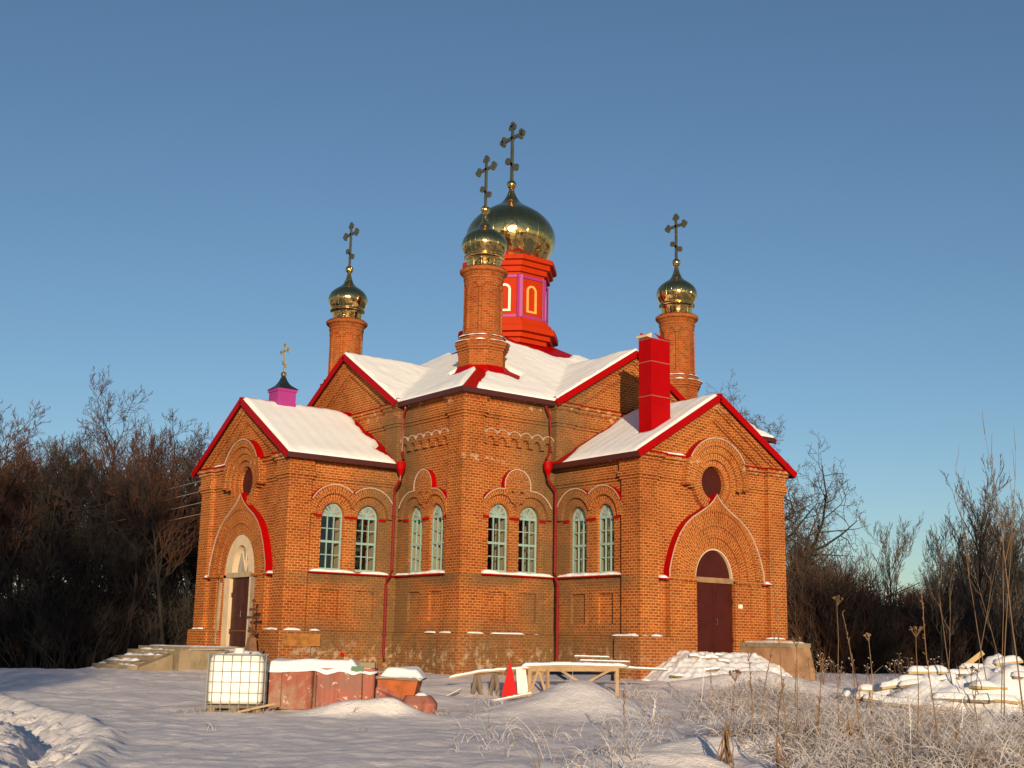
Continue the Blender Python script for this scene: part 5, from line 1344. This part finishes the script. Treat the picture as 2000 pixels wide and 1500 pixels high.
# ---- thin saplings near the right edge
def sapling(u, s, v_top, label, lean=0.0, seed=0, rad=.022):
    x, y = U(u, s); z = gz(x, y); H = Zp(u, v_top, s)-z; r_ = random.Random(seed); S = []; p = Vector((0, 0, -.2)); d = Vector((FY*lean, -FX*lean, 1)).normalized(); n = 9
    for j in range(n):
        d = (d+Vector((r_.gauss(0, .03), r_.gauss(0, .03), 0))).normalized(); t = p+d*(H+.2)/n; S.append((tuple(p), tuple(t), .7*rad*(1-.85*j/n), .7*rad*(1-.85*(j+1)/n)))
        if j > 3:
            for _ in range(1):
                dd = (d+Vector((r_.gauss(0, .22), r_.gauss(0, .35), .1))).normalized(); L = H*.14*(1.2-j/n); e = t+dd*L; S.append((tuple(t), tuple(e), rad*.35, rad*.2)); d2 = (dd+Vector((0, 0, .5))).normalized(); S.append((tuple(e), tuple(e+d2*L), rad*.22, rad*.12))
        p = t
    me = seg_mesh('sapling', S, DRY, 5); o = bpy.data.objects.new('sapling', me); scene.collection.objects.link(o); o.location = (x, y, z); tag(o, label, 'sapling', 'thin saplings at the right')
sapling(2004, 32, 838, 'tallest thin sapling at the right edge, rising high into the sky', -.06, 1, .035)
sapling(1962, 34, 872, 'thin straight sapling second from the right edge', .0, 2, .028)
sapling(1940, 36, 905, 'thin sapling left of the two tallest at the right edge', -.05, 3, .024)
sapling(1875, 36, 1080, 'brown sapling in front of the timber pile, leaning left', -.12, 4, .028)
sapling(1905, 35, 1060, 'slender upright sapling above the middle of the timber pile', .05, 5, .022)
sapling(1848, 37, 1100, 'slender sapling behind the left end of the timber pile', .08, 6, .022)
sapling(1955, 33, 1010, 'curved brown sapling in front of the right end of the timber pile', .10, 7, .022)
sapling(1985, 36, 1090, 'short leaning sapling near the right edge', -.15, 8, .02)

# ---- tall dry weed stalks
def weed(u, v_base, v_top, label, lean=0, head='spike', seed=0, m=DRY, hang=0):
    s = None
    for q in np.arange(20, 50, .1):
        x, y = U(u, q)
        if Zp(u, v_base, q) <= G(x, y)+.02: s = q; break
    s = s or 25; x, y = U(u, s); z = gz(x, y); H = Zp(u, v_top, s)-z; r_ = random.Random(seed); S = []
    p = Vector((0, 0, -.1)); d = Vector((FY*lean, -FX*lean, 1)).normalized(); n = 8
    for j in range(n):
        d = (d+Vector((r_.gauss(0, .035), r_.gauss(0, .035), 0))).normalized(); t = p+d*(H+.1)/n; S.append((tuple(p), tuple(t), .014-.001*j, .013-.001*j))
        if head == 'spike' and j > 3:
            for _ in range(7):
                b0 = p.lerp(t, r_.random()); dd = (d*.8+Vector((r_.gauss(0, .5), r_.gauss(0, .5), .2))).normalized(); S.append((tuple(b0), tuple(b0+dd*r_.uniform(.03, .09)), .010, .006))
        p = t
    if head == 'umbel':
        for _ in range(9):
            dd = Vector((r_.gauss(0, .6), r_.gauss(0, .6), .8)).normalized(); e = p+dd*.14; S.append((tuple(p-d*.05), tuple(e), .006, .004))
            for _ in range(5):
                d3 = Vector((r_.gauss(0, 1), r_.gauss(0, 1), r_.gauss(.3, 1))).normalized(); S.append((tuple(e), tuple(e+d3*.035), .012, .008))
    for _ in range(hang):
        b0 = Vector((0, 0, H*r_.uniform(.15, .5))); q = b0; dd = Vector((r_.gauss(0, .2), r_.gauss(0, .2), -.9))
        for _ in range(4): e = q+dd*H*.09; S.append((tuple(q), tuple(e), .012, .010)); q = e; dd = dd+Vector((r_.gauss(0, .15), r_.gauss(0, .15), -.2))
    me = seg_mesh('dry_weed', S, m, 4); o = bpy.data.objects.new('dry_weed', me); scene.collection.objects.link(o); o.location = (x, y, z); tag(o, label, 'weed', 'tall dry weeds in the right foreground')
weed(1228, 1432, 1345, 'single dark dry weed spike below the right end of the trestle', 0, 'spike', 1)
weed(1424, 1480, 1322, 'thick tan weed clump with hanging leaves and a pale head, below the rubble heap', 0, 'umbel', 2, DRY, 26)
weed(1544, 1470, 1085, 'tallest thin weed stem, passing the right edge of the porch wall', 0, 'spike', 3)
weed(1522, 1496, 1320, 'brown double weed stem in the middle of the frosty grass', .03, 'spike', 4, DRY, 6)
weed(1493, 1420, 1235, 'straight weed stem in front of the concrete cheek wall', 0, 'spike', 5)
weed(1475, 1440, 1260, 'thin weed stem left of the cheek wall face', -.04, 'spike', 6)
weed(1640, 1450, 1180, 'slender weed with small head right of the cheek wall', .05, 'umbel', 7)
weed(1688, 1470, 1190, 'reddish upright weed before the distant thicket', -.02, 'spike', 8)
weed(1660, 1440, 1330, 'short leaning brown weed blade tuft', .3, 'spike', 9, TAN, 14)
weed(1795, 1480, 1240, 'branched weed left of the timber pile', .0, 'umbel', 10)
weed(1838, 1490, 1150, 'tall reddish weed in front of the timber pile', -.06, 'spike', 11)
weed(1560, 1440, 1260, 'thin weed leaning right of the cheek wall end', .08, 'umbel', 12)
weed(1285, 1400, 1352, 'small frosted weed tuft beside the rubble heap', .1, 'spike', 13, FROST, 6)

rw = random.Random(44)
for k in range(10):
    u = rw.uniform(1330, 1990); vb = rw.uniform(1400, 1490) if u > 1450 else rw.uniform(1370, 1420)
    weed(u, vb, vb-rw.uniform(60, 190)*(1 if u > 1450 else .5), 'thin dry weed stem rising from the frosty grass', rw.gauss(0, .07), rw.choice(('spike', 'spike', 'umbel', 'none')), 100+k, rw.choice((DRY, DRY, FROST, TAN)), rw.choice((0, 0, 5)))

# ---- frosty grass
def grass():
    r_ = random.Random(3); bands = {0: [], 1: [], 2: []}
    def blade(x, y, H, m_, lean, wd):
        z = G(x, y)-.03; az = r_.uniform(0, 2*PI); p = Vector((x, y, z)); d = Vector((math.cos(az)*.25, math.sin(az)*.25, 1)).normalized(); n = 5; b = Vector((math.cos(az), math.sin(az), 0))
        for j in range(n):
            d = (d+b*lean*r_.uniform(.6, 1.3)+Vector((0, 0, -lean*.45*j))).normalized(); t = p+d*H/n; w0 = wd*(1-.7*j/n); bands[m_].append((tuple(p), tuple(t), w0, wd*(1-.7*(j+1)/n))); p = t
    k = 0; tries = 0
    while k < 17000 and tries < 160000:
        tries += 1; s = 20.5+20.5*r_.random()**1.25; l = r_.uniform(-1.0, .43*s)
        if l < 3.5+.12*(s-20):
            if r_.random() > .05+.10*smooth(-1, 4, l): continue
        dens = .22+1.1*nz(l*.45, s*.30, 1, 50)+.22*smooth(3, 8, l)+.5*nz(l*1.6, s*1.3, 1, 57)
        if dens < .24 or r_.random() > dens+.05: continue
        if s > 33.5 and l > 9 and r_.random() < .75: continue
        x, y = unsl(s, l); q = r_.random(); m_ = 0 if q < .86 else (1 if q < .95 else 2)
        H = r_.uniform(.12, .75)*(.85+.45*smooth(4, 9, l))*(1+.7*nz(l*.8, s*.6, 1, 70))*(1.5 if r_.random() < .10 else 1)
        c = r_.randint(1, 3)
        for _ in range(c): blade(x+r_.gauss(0, .06), y+r_.gauss(0, .06), H*r_.uniform(.6, 1.1), m_, r_.choice((.10, .22, .40)), .0075); k += 1
    # sparse straws by the tank, casing and block
    for (u, s, n_) in ((520, 32.2, 60), (505, 31.8, 30), (400, 31.6, 16), (850, 32.2, 30), (870, 32.4, 20), (640, 31.6, 8), (700, 30.9, 6), (420, 27.0, 5), (350, 31.2, 4), (740, 27, 4), (1000, 27, 5), (1050, 25, 6), (1130, 26, 14), (1290, 35, 40), (1180, 24, 12)):
        for _ in range(n_):
            x, y = unsl(s+r_.gauss(0, .25), (u-1000)*s/2472+r_.gauss(0, .22)); blade(x, y, r_.uniform(.12, .38), r_.choice((0, 1, 2)), .2, .006)
    # frosted umbels against the dark thicket
    for _ in range(46):
        s = r_.uniform(42, 54); l = r_.gauss(12.6, 1.0) if r_.random() < .6 else r_.gauss(16.2, .6); x, y = unsl(s, l)
        if l > 14.0 and s < 47: continue
        z = G(x, y); H = r_.uniform(.3, 1.1); t = Vector((x+r_.gauss(0, .1), y+r_.gauss(0, .1), z+H)); bands[2].append(((x, y, z-.05), tuple(t), .012, .009))
        for _ in range(9):
            b0 = t-Vector((0, 0, r_.random()*H*.5)); dd = Vector((r_.gauss(0, 1), r_.gauss(0, 1), r_.uniform(.1, 1))).normalized()*r_.uniform(.05, .22); bands[2].append((tuple(b0), tuple(b0+dd), .006, .005))
            if r_.random() < .6: bands[0].append((tuple(b0+dd*.85), tuple(b0+dd*1.15), .018, .014))
    for b, (mm, nm, lb) in enumerate(((FROST, 'frosty_grass', 0), (TAN, 'dry_grass', 0), (DRY, 'brown_grass', 0))):
        me = seg_mesh(nm, bands[b], mm, 3); o = bpy.data.objects.new(nm, me); scene.collection.objects.link(o)
        tag(o, ['frosted white grass blades in the right foreground', 'dry tan grass among the frosty blades', 'brown grass stems among the frosty blades'][b], 'grass', kind='stuff')
grass()

# ---- belt of trees behind the viewpoint: shades the lower wood and streaks the snow
def wood_behind():
    r_ = random.Random(19); S = []
    def one(s, l, H):
        x, y = unsl(s, l); p = Vector((x, y, -1.3)); n = 6
        for j in range(n):
            t = p+Vector((r_.gauss(0, .15), r_.gauss(0, .15), H/n)); S.append((tuple(p), tuple(t), .24-.03*j, .21-.03*j))
            if j > 0 or H < 8:
                for _ in range(7):
                    a_ = r_.uniform(0, 2*PI); e = t+Vector((math.cos(a_), math.sin(a_), r_.uniform(.4, 1.2)))*r_.uniform(.8, 1.7); S.append((tuple(t), tuple(e), .09, .05))
                    for _ in range(5):
                        g_ = e+Vector((r_.gauss(0, .6), r_.gauss(0, .6), r_.uniform(.1, 1.1))); S.append((tuple(e), tuple(g_), .045, .03)); S.append((tuple(g_), tuple(g_+Vector((r_.gauss(0, .4), r_.gauss(0, .4), .5))), .035, .02))
            p = t
    for k in range(66): one(r_.uniform(-26, -12), r_.uniform(-48, -9.8), r_.uniform(14, 17.5))
    for k in range(34): one(r_.uniform(-20, -12), r_.uniform(25, 52), r_.uniform(14.5, 17))
    me = seg_mesh('wood_behind', S, BARK, 4); o = bpy.data.objects.new('wood_behind', me); scene.collection.objects.link(o)
    tag(o, 'belt of bare trees behind the viewpoint, mirrored in the domes', 'wood', kind='stuff')
wood_behind()
# ---- far wood all round (horizon and what the domes mirror)
def far_wood():
    r_ = random.Random(9); S = []
    for i in range(5200):
        a_ = r_.uniform(0, 2*PI); R_ = r_.uniform(150, 185)
        rel_ = (a_-YAW+PI) % (2*PI)-PI
        x = CAM[0]+R_*math.cos(a_); y = CAM[1]+R_*math.sin(a_); z = -1.0 if abs(rel_) > .6 else -.5
        if .12 < abs(rel_) < .6 and r_.random() < .75: continue
        H = (7+3*noise.noise(Vector((math.cos(a_)*4, math.sin(a_)*4, 0))))*(1.0 if abs(rel_) > .5 else .95)
        p = Vector((x, y, z)); n = 4
        for j in range(n):
            t = p+Vector((r_.gauss(0, .5), r_.gauss(0, .5), H/n)); S.append((tuple(p), tuple(t), .32-.05*j, .27-.05*j))
            for _ in range(4):
                e = t+Vector((r_.gauss(0, 1.6), r_.gauss(0, 1.6), r_.uniform(.2, 1.8))); S.append((tuple(t), tuple(e), .10, .05))
            p = t
    me = seg_mesh('far_wood', S, TWIG, 3); o = bpy.data.objects.new('far_wood', me); scene.collection.objects.link(o)
    tag(o, 'far-off dark leafless wood closing the horizon', 'wood', kind='stuff')
far_wood()

# ================================================================== to metres
for me in bpy.data.meshes: me.transform(Matrix.Scale(K, 4))
for o in bpy.data.objects: o.location = Vector(o.location)*K
